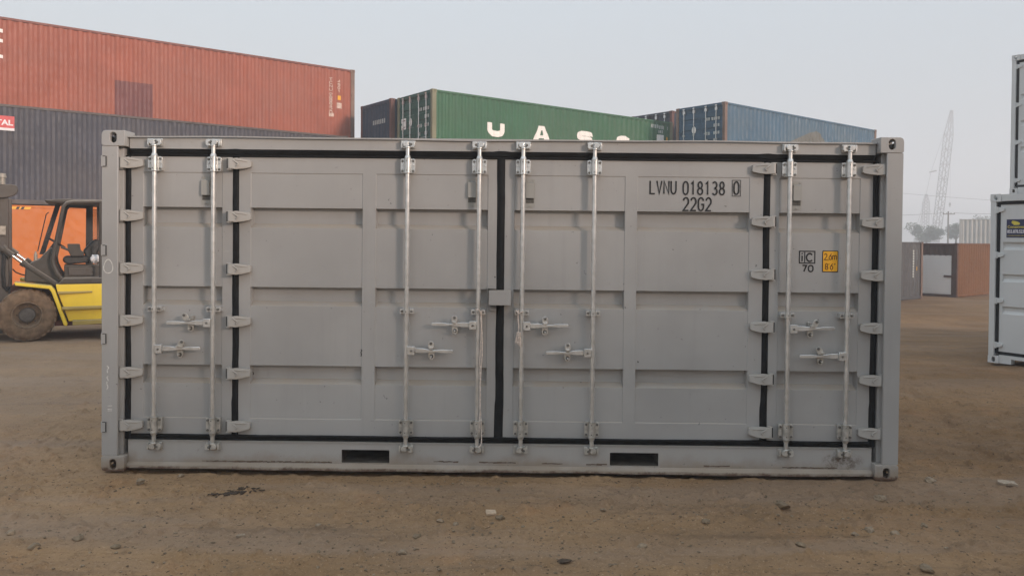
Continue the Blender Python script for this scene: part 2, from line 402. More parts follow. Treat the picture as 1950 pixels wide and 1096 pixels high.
# ------------------------------------------------------------------ lettering
# stroke letters: polylines in a 4-wide 6-high cell
def _o(w_=4, h=6, r=None):
    r = w_ / 2 if r is None else r
    return [arc(w_ / 2, h - r, r, 180, 0, 8) + arc(w_ / 2, r, r, 0, -180, 8) + [(0, h - r)]]
G = {
 'L': [[(0.3, 6), (0.3, 0), (4.2, 0)]], 'V': [[(0, 6), (2, 0), (4, 6)]], 'N': [[(0, 0), (0, 6), (4, 0), (4, 6)]],
 'U': [[(0, 6)] + arc(2, 2, 2, 180, 360, 8) + [(4, 6)]],
 '0': _o(), '1': [[(0.7, 4.9), (2.2, 6), (2.2, 0)]],
 '8': [arc(2, 4.45, 1.6, -90, 270, 14, 1.5), arc(2, 1.5, 2.0, 90, 450, 14, 1.45)],
 '3': [arc(2, 4.5, 1.75, 150, -90, 8, 1.5)[:] + arc(2, 1.5, 1.95, 90, -150, 9, 1.5)],
 '2': [arc(2, 4.2, 1.95, 165, -30, 8, 1.8) + [(0, 0), (4, 0)]],
 'G': [[(3.9, 4.6)] + arc(2, 4.2, 1.95, 20, 180, 6, 1.8) + arc(2, 1.9, 1.95, 180, 360, 8, 1.9) + [(3.95, 2.9), (2.2, 2.9)]],
 '7': [[(0, 6), (4, 6), (1.4, 0)]],
 '6': [[(3.6, 6), (0.45, 2.9)], arc(2, 1.9, 1.95, 0, 360, 14, 1.9)],
 '4': [[(3, 0), (3, 6), (0, 1.7), (4, 1.7)]],
 '5': [[(3.8, 6), (0.5, 6), (0.3, 3.3)] + arc(2, 1.95, 1.95, 130, -150, 9, 1.95)],
 '9': [[(0.4, 0), (3.55, 3.1)], arc(2, 4.1, 1.95, 0, 360, 14, 1.9)],
 'T': [[(0, 6), (4, 6)], [(2, 6), (2, 0)]], 'C': [arc(2, 4, 2, 20, 180, 8) + arc(2, 2, 2, 180, 340, 8)],
 'i': [[(2, 0), (2, 4.1)], [(2, 5.1), (2, 6)]], 'c': [arc(2, 2.1, 1.95, 40, 320, 12, 2.1)],
 'm': [[(0, 0), (0, 4)], [(0, 2.9)] + arc(1, 2.9, 1, 170, 0, 5) + [(2, 0)], [(2, 2.9)] + arc(3, 2.9, 1, 170, 0, 5) + [(4, 0)]],
 ',': [[(1.5, 0.5), (1.1, -0.9)]], "'": [[(1.6, 6), (1.4, 4.9)]], '"': [[(1.2, 6), (1.1, 4.9)], [(2.2, 6), (2.1, 4.9)]],
 'A': [[(0, 0), (1.55, 6), (2.45, 6), (4, 0)], [(0.8, 1.9), (3.2, 1.9)]],
 'S': [[(4, 4.6)] + arc(2.8, 4.8, 1.2, 0, 90, 4) + arc(1.2, 4.8, 1.2, 90, 180, 4) + arc(1.2, 4.3, 1.2, 180, 265, 4) + arc(2.8, 1.9, 1.2, 85, 0, 4) + arc(2.8, 1.2, 1.2, 0, -90, 4) + arc(1.2, 1.2, 1.2, -90, -180, 4) + [(0, 1.5)]],
 ' ': [],
}
def ribbon(mb, pts, wd, put, dy):
    pts = [Vector((a, b, 0)) for a, b in pts]
    closed = (pts[0] - pts[-1]).length < 1e-6 and len(pts) > 3
    if closed: pts = pts[:-1]
    n = len(pts); L = []; Rr = []
    for i in range(n):
        a = pts[(i - 1) % n] if (closed or i > 0) else None
        b = pts[(i + 1) % n] if (closed or i < n - 1) else None
        d0 = (pts[i] - a).normalized() if a is not None else (b - pts[i]).normalized()
        d1 = (b - pts[i]).normalized() if b is not None else d0
        nrm0 = Vector((-d0.y, d0.x, 0)); nrm1 = Vector((-d1.y, d1.x, 0))
        mt = (nrm0 + nrm1)
        mt = nrm0 if mt.length < 1e-4 else mt.normalized()
        k = wd / 2 / max(0.45, mt.dot(nrm0))
        L.append(pts[i] + mt * k); Rr.append(pts[i] - mt * k)
    vs = [put(q.x, q.y, dy) for q in L] + [put(q.x, q.y, dy) for q in Rr]
    m_ = n if closed else n - 1
    mb.add(vs, [(i, i + n, (i + 1) % n + n, (i + 1) % n) for i in range(m_)])
def strokes(mb, text, x0, z0, h, cw, pitch, wd, put, vertical=False):
    """letters with cell height h, width cw; vertical=True stacks them downward"""
    k = 0
    for i, ch in enumerate(text):
        ox, oz = (x0 + i * pitch, z0) if not vertical else (x0, z0 - i * pitch)
        for st in G.get(ch, []):
            k += 1
            ribbon(mb, [(ox + a / 4 * cw, oz + b / 6 * h) for a, b in st], wd, put, 0.0003 * (k % 4))
def font_tris(body, size, bold=0.0):
    cu = bpy.data.curves.new('txt', 'FONT'); cu.body = body; cu.size = size; cu.offset = bold; cu.resolution_u = 3
    o = bpy.data.objects.new('txt', cu); C.objects.link(o)
    dg = bpy.context.evaluated_depsgraph_get()
    me = bpy.data.meshes.new_from_object(o.evaluated_get(dg))
    vs = [tuple(v.co) for v in me.vertices]; fs = [tuple(p.vertices) for p in me.polygons]
    bpy.data.objects.remove(o); bpy.data.meshes.remove(me); bpy.data.curves.remove(cu)
    return vs, fs
def fit_text(mb, body, x0, x1, z0, z1, put, bold=0.0, dy=0.0):
    vs, fs = font_tris(body, 1.0, bold)
    xs = [v[0] for v in vs]; ys = [v[1] for v in vs]
    ax, bx, ay, by = min(xs), max(xs), min(ys), max(ys)
    mb.add([put(x0 + (v[0] - ax) / (bx - ax) * (x1 - x0), z0 + (v[1] - ay) / (by - ay) * (z1 - z0), dy) for v in vs], fs)

# ------------------------------------------------------------------ ground
def smooth(a, b, x):
    t_ = np.clip((x - a) / (b - a), 0, 1); return t_ * t_ * (3 - 2 * t_)
PADS = []   # (x, y, radius, z): levelled pads under the stacks
def ground_base(x, y):
    x = np.asarray(x, float); y = np.asarray(y, float)
    g = -0.9 * smooth(9, 27, y) * smooth(-9, 2, x) * (1 - smooth(42, 56, y) * 1.0) + 0.46 * smooth(46, 55, y) * smooth(5, 25, x) * (1 - smooth(62, 120, y))
    near = np.exp(-((y - 6.3) / 2.2) ** 2)
    g = g + near * (-0.004 - 0.0030 * np.clip(x + 3.1, -1, 7))
    for px, py, rad, z in PADS:
        wgt = 1 - smooth(rad, rad * 1.6, np.hypot(x - px, y - py))
        g = g * (1 - wgt) + z * wgt
    return g
def vnoise(x, y, seed=0):
    xi = np.floor(x).astype(np.int64); yi = np.floor(y).astype(np.int64)
    fx = x - xi; fy = y - yi; fx = fx * fx * (3 - 2 * fx); fy = fy * fy * (3 - 2 * fy)
    def h(a, b):
        n = (a * 374761393 + b * 668265263 + seed * 1442695041) & 0x7fffffff
        n = ((n ^ (n >> 13)) * 1274126177) & 0x7fffffff
        return ((n ^ (n >> 16)) & 0xffff) / 65535.0
    return (h(xi, yi) * (1 - fx) + h(xi + 1, yi) * fx) * (1 - fy) + (h(xi, yi + 1) * (1 - fx) + h(xi + 1, yi + 1) * fx) * fy
def fbm(x, y, s, octv, seed):
    a = 0; amp = 1; tot = 0
    for i in range(octv):
        a = a + amp * (vnoise(x * s, y * s, seed + i) - 0.5); tot += amp; amp *= 0.55; s *= 2.07
    return a / tot
def ground_h(x, y):
    g = ground_base(x, y)
    dist = np.hypot(x, y)
    calm = 1 - 0.5 * np.exp(-((y - 6.0) / 0.25) ** 2) * (np.abs(x) < 3.3)
    n = fbm(x, y, 0.9, 4, 3) * 0.035 + fbm(x, y, 5.5, 5, 9) * 0.030 + fbm(x * 0.45, y * 2.2, 1.6, 4, 21) * 0.026
    n = n + np.maximum(0, fbm(x, y, 9.0, 3, 40) - 0.12) * 0.16 + np.maximum(0, fbm(x, y, 21.0, 2, 60) - 0.16) * 0.10      # small clods
    n = n - 0.034 * smooth(5.955, 6.02, y) * (1 - smooth(8.2, 8.4, y)) * smooth(-2.93, -2.88, x) * (1 - smooth(2.68, 2.74, x))
    # tyre ruts to the right of the container
    for ox, sd in ((4.3, 0), (6.0, 3)):
        u = x - (ox + 0.32 * (y - 7.5)); wv = np.sin(y * 21 + u * 9)
        n = n - 0.050 * np.exp(-(u / 0.18) ** 2) * (0.55 + 0.45 * wv) * smooth(5.2, 7, y) * (1 - smooth(13, 18, y))
    pad = 0
    for px, py, rad, z in PADS:
        pad = np.maximum(pad, 1 - smooth(rad, rad * 1.4, np.hypot(x - px, y - py)))
    fade = 1 / (1 + (dist / 40) ** 2)
    return g + n * calm * fade * (1 - 0.9 * pad) - 0.006
def gz(x, y): return float(ground_h(np.array([x]), np.array([y]))[0])

# stack placement: yard grid turned 38.7 degrees; position of the near corner (door end, camera side)
def rot2(p, ang, a, b):
    return (p[0] + a * math.cos(ang) - b * math.sin(ang), p[1] + a * math.sin(ang) + b * math.cos(ang))
A_RED, A_GREEN, A_BLUE = R(38.66), R(37.4), R(39.0)
P_RED, P_NAVY = (-15.7 - 0.2 * 0.781, 24.15 - 0.2 * 0.625), (-14.75 - 1.19 * 0.781, 22.7 - 1.19 * 0.625)
P_GREEN, P_BLUE = (-2.74, 26.85), (8.30, 30.9)
Z_LEFT, Z_GREEN, Z_BLUE = 0.08, -0.92, -0.58
def pad_for(p, ang, z, rad=8.0):
    c = rot2(p, ang, 6.1, 1.2); PADS.append((c[0], c[1], rad, z))
pad_for(P_NAVY, A_RED, Z_LEFT); pad_for(P_GREEN, A_GREEN, Z_GREEN); pad_for(P_BLUE, A_BLUE, Z_BLUE)
PADS.append((20.8, 40.0, 5.0, -0.90)); PADS.append((16.0, 34.0, 4.5, -0.84))

def graded(lo, f0, f1, hi, step, growth):
    a = list(np.arange(f0, f1 + step * 0.5, step))
    s = step; x = f1
    while x < hi: s *= growth; x += s; a.append(min(x, hi))
    s = step; x = f0
    while x > lo: s *= growth; x -= s; a.insert(0, max(x, lo))
    return np.array(sorted(set(round(float(q), 5) for q in a)))
xs = graded(-1100, -4.2, 5.0, 1100, 0.016, 1.022)
ys = graded(-1000, 3.9, 6.5, 1100, 0.016, 1.022)
XX, YY = np.meshgrid(xs, ys)
ZZ = ground_h(XX.ravel(), YY.ravel())
nx, ny = len(xs), len(ys)
gm = bpy.data.meshes.new('ground')
gm.vertices.add(nx * ny)
gm.vertices.foreach_set('co', np.stack([XX.ravel(), YY.ravel(), ZZ], -1).ravel())
ii = (np.arange(ny - 1)[:, None] * nx + np.arange(nx - 1)[None, :]).ravel()
quads = np.stack([ii, ii + 1, ii + 1 + nx, ii + nx], -1)
gm.loops.add(quads.size); gm.loops.foreach_set('vertex_index', quads.ravel())
gm.polygons.add(len(quads)); gm.polygons.foreach_set('loop_start', np.arange(len(quads)) * 4)
gm.polygons.foreach_set('use_smooth', np.ones(len(quads), bool))
gm.update(calc_edges=True); gm.validate()
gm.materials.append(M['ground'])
go = bpy.data.objects.new('ground', gm); C.objects.link(go)
tag(go, 'bare packed brown dirt yard with scattered grit and ruts', kind='structure')

# ------------------------------------------------------------------ main grey open-side container
main = empty('shipping_container', (-3.1212, 5.9732, 0.0032), (0, R(0.1693), R(-0.3674)))
tag(main, 'grey side opening container in the foreground with four galvanised door sections', 'container')
L0, H0, W0, D = 6.058, 2.591, 2.438, 0.09

def casting(mb, flipx, flipz, x, z, y=0.0, back=False):
    """corner casting: plate with oval hole, hollow behind"""
    w_, h = 0.178, 0.118
    out_ = [(0, 0.012), (0.012, 0), (w_, 0), (w_, h), (0.03, h), (0.012, h - 0.006), (0.004, h - 0.018), (0, h - 0.034)]
    hole = stadium(0.09, 0.064, 0.050, 0.080)
    m2 = MB(); m2.plate(out_, [hole], 0, 0.03)
    m2.box(0.0, 0.022, 0.0302, 0.162, 0.012, h - 0.03); m2.box(w_ - 0.02, w_, 0.0302, 0.162, 0, h)
    m2.box(0.0222, w_ - 0.0202, 0.0302, 0.162, 0, 0.02); m2.box(0.0222, w_ - 0.0202, 0.0302, 0.162, h - 0.02, h)
    m2.box(0.0222, w_ - 0.0202, 0.142, 0.162, 0.0202, h - 0.0202)
    for q in m2.v: pass
    vs = []
    for a, b, c_ in m2.v:
        vs.append((x - a if flipx else x + a, y - b if back else y + b, z + (h - c_ if flipz else c_)))
    mb.add(vs, m2.f)
for nm, fx, fz, x, z in (('tl', 0, 0, 0, H0 - 0.118), ('tr', 1, 0, L0, H0 - 0.118), ('bl', 0, 1, 0, 0), ('br', 1, 1, L0, 0)):
    mb = MB(); casting(mb, fx, fz, x, z)
    mb.build('corner_casting', 'grey_low' if fz else 'grey', main, bevel=0.004)
    mb = MB(); casting(mb, fx, fz, x, z, W0, True)
    mb.build('corner_casting', 'grey_low' if fz else 'grey', main, bevel=0.004)
# corner posts: flat front, slanted return, inner step
for sgn, xo in ((1, 0), (-1, L0)):
    pr = [(0.002, 0.003), (0.122, 0.003), (0.127, 0.008), (0.127, 0.016), (0.108, 0.022), (0.110, 0.058), (0.141, 0.066), (0.1415, 0.135), (0.002, 0.15)]
    mb = MB(); mb.prism([(xo + sgn * a, b) for a, b in pr], 0.1185, H0 - 0.1185, 'z')
    po = mb.build('corner_post', 'grey', main, bevel=0.006)
    mb = MB(); mb.box(min(xo + sgn * 0.003, xo + sgn * 0.16), max(xo + sgn * 0.003, xo + sgn * 0.16), W0 - 0.15, W0 - 0.003, 0.1185, H0 - 0.1185)
    mb.build('corner_post', 'grey', main, bevel=0.006)
    if sgn == 1:
        for zc in (2.357, 1.683, 1.012, 0.340):                 # lashing notches on the outer edge
            mb = MB()
            mb.plate([(0.0, zc - 0.042), (0.044, zc - 0.042), (0.044, zc + 0.042), (0.0, zc + 0.042)], [], -0.0035, 0.0025)
            lb = mb.build('lashing_bar', 'grey', main, bevel=0.0015)
            mb = MB(); mb.box(0.0345, 0.0435, -0.0042, -0.0036, zc - 0.038, zc + 0.038)
            mb.box(0.012, 0.034, -0.0042, -0.0036, zc + 0.0345, zc + 0.0405); mb.box(0.012, 0.034, -0.0042, -0.0036, zc - 0.0405, zc - 0.0365)
            mb.build('notch_shadow', 'dark', lb)  # dark strips painted in for the shadow gap around each notch
        ck = MB(); pts = [(0.054 + 0.034 * math.cos(t_) * (1 - 0.25 * math.sin(t_)), 1.562 + 0.052 * math.sin(t_)) for t_ in np.linspace(0.2, 2 * math.pi + 0.1, 26)]
        ribbon(ck, pts, 0.0065, lambda a, b, d: (a, 0.0005 - d, b), 0)
        ck.build('chalk_loop', 'chalk', main, smooth=0); ck = MB()
        for zc, wv in ((0.78, 0.018), (0.71, 0.012), (0.655, 0.02)):
            ribbon(ck, [(0.055 + random.uniform(-.012, .012), zc + q * wv) for q in (-1.6, -.5, .6, 1.5)], 0.007, lambda a, b, d: (a, 0.0006 - d, b), 0)
        ck.build('paint_scrape', 'chalk', main, smooth=0); ck = MB()
        for zc in (0.50, 0.475, 0.463):
            ribbon(ck, [(0.05, zc), (0.085, zc + 0.002)], 0.005, lambda a, b, d: (a, 0.0007 - d, b), 0)
        ck.build('weld_mark', 'chalk', main, smooth=0)
# top rail with thin flange that sags a little, bottom rail with fork pockets
mb = MB()
mb.box(0.1865, L0 - 0.1865, 0.062, 0.13, 2.462, 2.542)
fx = np.linspace(0.179, L0 - 0.179, 60)
top = [(a, 2.553 + 0.004 * math.sin(a * 1.7) - 0.002 * math.sin(a * 5.1)) for a in fx]
for i in range(len(fx) - 1):
    (a0, t0), (a1, t1) = top[i], top[i + 1]
    mb.add([(a0, 0.040, t0 - 0.009), (a1, 0.040, t1 - 0.009), (a1, 0.040, t1), (a0, 0.040, t0), (a1, 0.12, t1 + 0.004), (a0, 0.12, t0 + 0.004), (a0, 0.0615, t0 - 0.010), (a1, 0.0615, t1 - 0.010)],
           [(0, 1, 2, 3), (3, 2, 4, 5), (0, 6, 7, 1)])
mb.build('top_rail', 'grey', main)
mb = MB()
outer = [(0.179, 0.062), (L0 - 0.179, 0.062), (L0 - 0.179, 0.224), (0.179, 0.224)]
pk = [rrect(1.823, 2.190, 0.070, 0.171, 0.006), rrect(3.882, 4.253, 0.072, 0.172, 0.006)]
mb.plate(outer, pk, 0.060, 0.068)
fx = np.linspace(0.179, L0 - 0.179, 80)
for i in range(len(fx) - 1):
    def lip(a): return 0.017 + 0.003 * math.sin(a * 2.3) + 0.002 * math.sin(a * 9.0), 0.030 + 0.003 * math.sin(a * 3.1 + 1)
    (z0, y0), (z1, y1) = lip(fx[i]), lip(fx[i + 1])
    a0, a1 = fx[i], fx[i + 1]
    mb.add([(a0, 0.060, 0.0618), (a1, 0.060, 0.0618), (a1, y1, z1 + 0.022), (a0, y0, z0 + 0.022), (a1, y1 - 0.002, z1), (a0, y0 - 0.002, z0), (a1, 0.13, z1), (a0, 0.13, z0)],
           [(0, 1, 2, 3), (3, 2, 4, 5), (5, 4, 6, 7)])
mb.box(0.179, L0 - 0.179, 0.052, 0.10, 0.2245, 0.2285)
mb.box(0.20, 1.78, 0.13, 0.15, 0.02, 0.2235); mb.box(2.23, 3.84, 0.13, 0.15, 0.02, 0.2235); mb.box(4.30, L0 - 0.2, 0.13, 0.15, 0.02, 0.2235)
mb.build('bottom_rail', 'grey_low', main)
for x0, x1 in ((1.823, 2.190), (3.882, 4.253)):                  # fork pocket tunnels
    mb = MB(); mb.box(x0 - 0.006, x0 - 0.001, 0.0685, 2.3, 0.066, 0.176); mb.box(x1 + 0.001, x1 + 0.006, 0.0685, 2.3, 0.066, 0.176)
    mb.box(x0 - 0.0005, x1 + 0.0005, 0.0685, 2.3, 0.172, 0.177); mb.box(x0 - 0.0005, x1 + 0.0005, 0.0685, 2.3, 0.060, 0.0685)
    mb.box(x0 - 0.006, x1 + 0.006, 2.301, 2.31, 0.06, 0.177)
    mb.build('fork_pocket', 'pocket', main)
scr = random.Random(4)
for xa, xb, zc in ((2.53, 2.72, 0.088), (2.88, 3.16, 0.086), (3.36, 3.52, 0.083), (3.70, 3.86, 0.080), (4.6, 4.8, 0.078), (2.02, 2.10, 0.20), (0.75, 1.75, 0.073), (5.2, 5.62, 0.074)):
    sc_ = MB(); n_ = max(5, int((xb - xa) / 0.03)); xs_ = np.linspace(xa, xb, n_)
    if zc > 0.15: n_ = 0
    for a_, b_ in zip(xs_[:-1], xs_[1:]) if n_ else ():
        if True: sc_.add([(a_, 0.0590, zc - scr.uniform(.002, .008)), (b_, 0.0590, zc - scr.uniform(.002, .008)), (b_, 0.0590, zc + scr.uniform(.001, .007)), (a_, 0.0590, zc + scr.uniform(.001, .007))], [(0, 1, 2, 3)])
    if n_: sc_.build('rail_scrape', 'scrape', main, smooth=0)
# roof, ends, back wall, floor
mb = MB()
mb.box(0.10, L0 - 0.10, 0.1305, W0 - 0.06, 2.545, 2.566)
mb.box(0.05, 0.085, 0.163, W0 - 0.163, 0.05, 2.54); mb.box(L0 - 0.085, L0 - 0.05, 0.163, W0 - 0.163, 0.05, 2.54)
mb.box(0.179, L0 - 0.179, W0 - 0.06, W0 - 0.02, 0.02, 2.57)
mb.box(0.12, L0 - 0.12, 0.1505, W0 - 0.0605, 0.18, 0.205)
mb.build('body_shell', 'grey', main)

# doors
ZB, ZT = 0.268, 2.404
BANDS = [(2.020, 1.866), (1.411, 1.266), (0.807, 0.664)]
def band_depth(z):
    for zt, zb in BANDS:
        if zb <= z <= zt:
            return min(1.0, (zt - z) / 0.003, (z - zb) / 0.034)
    return 0.0
def door_sheet(x0, x1, secs):
    e = 0.0025
    xb = {x0, x1}
    for a, b in secs: xb |= {a - e, a + e, b - e, b + e}
    for q in np.linspace(x0, x1, max(3, int((x1 - x0) / 0.14))):
        if all(abs(q - k) > 0.02 for k in xb): xb.add(float(q))
    zb_ = {ZB, ZT, 0.397 - e, 0.397 + e, 2.284 - e, 2.284 + e}
    for zt, zl in BANDS: zb_ |= {zt, zt - 0.003, zl + 0.034, zl}
    for q in np.linspace(ZB, ZT, 17):
        if all(abs(q - k) > 0.02 for k in zb_): zb_.add(float(q))
    X = sorted(xb); Z = sorted(zb_)
    def dep(x, z):
        ins = any(a <= x <= b for a, b in secs)
        d = D
        if ins and 0.397 <= z <= 2.284: d += 0.0045
        if ins: d += 0.062 * band_depth(z)
        # hand-built sheet: very slight oil-canning
        return d + 0.0022 * math.sin(x * 3.1 + z * 1.3) * math.sin(z * 2.7 + x)
    mb = MB()
    vs = [(x, dep(x, z), z) for z in Z for x in X]; n = len(X)
    mb.add(vs, [(j * n + i, j * n + i + 1, (j + 1) * n + i + 1, (j + 1) * n + i) for j in range(len(Z) - 1) for i in range(n - 1)])
    # edges and back
    mb.box(x0, x0 + 0.003, D + 0.004, D + 0.076, ZB, ZT); mb.box(x1 - 0.003, x1, D + 0.004, D + 0.076, ZB, ZT)
    mb.box(x0 + 0.0035, x1 - 0.0035, D + 0.072, D + 0.076, ZB, ZT)
    mb.box(x0 + 0.0035, x1 - 0.0035, D + 0.004, D + 0.045, ZT - 0.003, ZT); mb.box(x0 + 0.0035, x1 - 0.0035, D + 0.004, D + 0.045, ZB, ZB + 0.003)
    return mb
doors = []
for x0, x1, secs in ((0.183, 0.968, [(0.278, 0.885)]), (1.016, 2.998, [(1.107, 1.964), (2.069, 2.927)]),
                     (3.058, 5.036, [(3.133, 3.977), (4.074, 4.929)]), (5.086, 5.868, [(5.158, 5.771)])):
    doors.append(door_sheet(x0, x1, secs).build('door', 'grey', main, fixn=True, smooth=20))
    for a, b in []: pass
# rubber gaskets: strips between the door edges, lumps at the joints
def vgasket(x0, x1):
    mb = MB(); zs = np.linspace(0.232, 2.41, 46)
    vs = []
    for k, z in enumerate(zs):
        j = 0.0018 * math.sin(z * 9 + x0 * 5) + random.uniform(-.0008, .0008)
        k2 = 0.006 if z < 0.55 else 0.0
        for a, y in ((x0 - 0.002 - k2 + j, 0.092), (x0 + 0.008 - k2 + j, 0.080), ((x0 + x1) / 2 + j, 0.0765), (x1 - 0.008 + j, 0.080), (x1 + 0.002 + j, 0.092)):
            vs.append((a, y, z))
    mb.add(vs, [(i * 5 + c_, i * 5 + c_ + 1, i * 5 + c_ + 6, i * 5 + c_ + 5) for i in range(len(zs) - 1) for c_ in range(4)])
    mb.box(x0, x1, 0.0925, 0.135, 0.235, 2.405)
    return mb
for x0, x1 in ((0.1865, 0.184 + 0.002), ): pass
for x0, x1 in ((0.1425, 0.184), (0.968, 1.016), (2.998, 3.058), (5.036, 5.086), (5.868, 5.914)):
    vgasket(x0, x1).build('vertical_gasket', 'rubber', main, smooth=50)
def hgasket(z0, z1, topside):
    mb = MB(); xs_ = np.linspace(0.188, L0 - 0.188, 120); vs = []
    for x in xs_:
        j = 0.0012 * math.sin(x * 4.3) + random.uniform(-.0006, .0006)
        lump = sum(math.exp(-((x - c_) / 0.07) ** 2) for c_ in (0.99, 3.03, 5.06)) * (0.009 if topside else 0.004)
        for z, y in ((z1 + j + lump, 0.088), (z1 + j - 0.004 + lump, 0.058 - lump * 0.5), ((z0 * 0.62 + z1 * 0.38) + j, 0.066 - lump), ((z0 * 0.7 + z1 * 0.3) + j, 0.073), (z0 + j + 0.003, 0.073), (z0 + j, 0.092)):
            vs.append((x, y, z))
    n = 6
    mb.add(vs, [(i * n + c_, (i + 1) * n + c_, (i + 1) * n + c_ + 1, i * n + c_ + 1) for i in range(len(xs_) - 1) for c_ in range(n - 1)])
    return mb
hgasket(2.407, 2.461, True).build('top_gasket', 'rubber', main, smooth=50)
hgasket(0.229, 0.272, False).build('bottom_gasket', 'rubber', main, smooth=50)
mb = MB(); mb.box(0.188, L0 - 0.188, 0.0935, 0.128, 2.406, 2.461); mb.box(0.188, L0 - 0.188, 0.0935, 0.128, 0.2295, 0.266)
mb.build('gasket_backing', 'dark', main)

# hinges (barrel on one side, tapered blade to the other)
def hinge_mesh(x, z, s):
    """x = outer edge of barrel, s=+1 blade goes right"""
    mb = MB()
    X = lambda a: x + s * a
    def bx(a0, a1, *r): mb.box(min(X(a0), X(a1)), max(X(a0), X(a1)), *r)
    bx(0.000, 0.036, 0.030, 0.062, z + 0.038, z + 0.047)              # lugs
    bx(0.000, 0.036, 0.030, 0.062, z - 0.047, z - 0.038)
    mb.cyl((X(0.024), 0.040, z - 0.0375), (X(0.024), 0.040, z + 0.0375), 0.0185, n=14)
    bl = [(0.024, 0.0375), (0.080, 0.044), (0.135, 0.034), (0.168, 0.029), (0.177, 0.020), (0.177, -0.018), (0.168, -0.026), (0.120, -0.037), (0.075, -0.042), (0.024, -0.0375)]
    poly = [(X(a), z + b) for a, b in bl]
    vs_f = []
    for (a, b) in bl:
        yf = 0.0215 if a < 0.09 else 0.0215 + (a - 0.09) / 0.086 * 0.036
        vs_f.append((X(a), yf, z + b))
    n = len(bl)
    mb.add(vs_f + [(X(a), 0.0895 if a > 0.09 else 0.045, z + b) for a, b in bl],
           [tuple(range(n)), tuple(range(2 * n - 1, n - 1, -1))] + [(i, i + n, (i + 1) % n + n, (i + 1) % n) for i in range(n)])
    # cast ribs
    for p0, p1 in (((0.050, 0.026), (0.092, -0.002)), ((0.092, -0.002), (0.075, -0.018)), ((0.070, 0.030), (0.150, 0.019))):
        ya = 0.0215 if p0[0] < 0.09 else 0.0215 + (p0[0] - 0.09) / 0.086 * 0.036
        yb = 0.0215 if p1[0] < 0.09 else 0.0215 + (p1[0] - 0.09) / 0.086 * 0.036
        mb.cyl((X(p0[0]), ya, z + p0[1]), (X(p1[0]), yb, z + p1[1]), 0.0052, n=6)
    mb.cur = 1; bx(-0.0065, -0.0005, 0.050, 0.0895, z - 0.044, z + 0.044); mb.cur = 0  # dark strip painted in for the shadow gap beside the barrel
    return mb
HZ = (2.350, 1.948, 1.548, 1.148, 0.750, 0.345)
for x, s, d in ((0.112, 1, 0), (0.940, 1, 1), (5.116, -1, 2), (L0 - 0.105, -1, 3)):
    for z in HZ:
        hinge_mesh(x, z, s).build('hinge', ['grey_hinge', 'dark'], doors[d], bevel=0.0025)
# vents
for xc, d in ((0.762, 0), (2.806, 1), (3.249, 2), (5.288, 3)):
    mb = MB(); yv = D + 0.0045
    mb.plate(rrect(xc - 0.038, xc + 0.038, 2.042, 2.258, 0.006), [], yv - 0.004, yv + 0.002)
    mb.add([(xc - 0.031, yv - 0.0042, 2.235), (xc + 0.031, yv - 0.0042, 2.235), (xc + 0.031, yv - 0.026, 2.226), (xc - 0.031, yv - 0.026, 2.226),
            (xc - 0.031, yv - 0.028, 2.112), (xc + 0.031, yv - 0.028, 2.112), (xc - 0.031, yv - 0.0042, 2.112), (xc + 0.031, yv - 0.0042, 2.112)],
           [(0, 1, 2, 3), (3, 2, 5, 4), (0, 3, 4, 6), (1, 7, 5, 2)])
    for a, b in ((-0.024, 2.247), (0.024, 2.247), (0.0, 2.052)): mb.cyl((xc + a, yv - 0.010, b), (xc + a, yv - 0.003, b), 0.005, n=8)
    vo = mb.build('vent', 'vent', doors[d], smooth=30)
    mb = MB(); mb.box(xc - 0.030, xc + 0.030, yv - 0.0055, yv - 0.0044, 2.074, 2.1115)
    mb.build('vent_slot', 'vent_dark', vo)

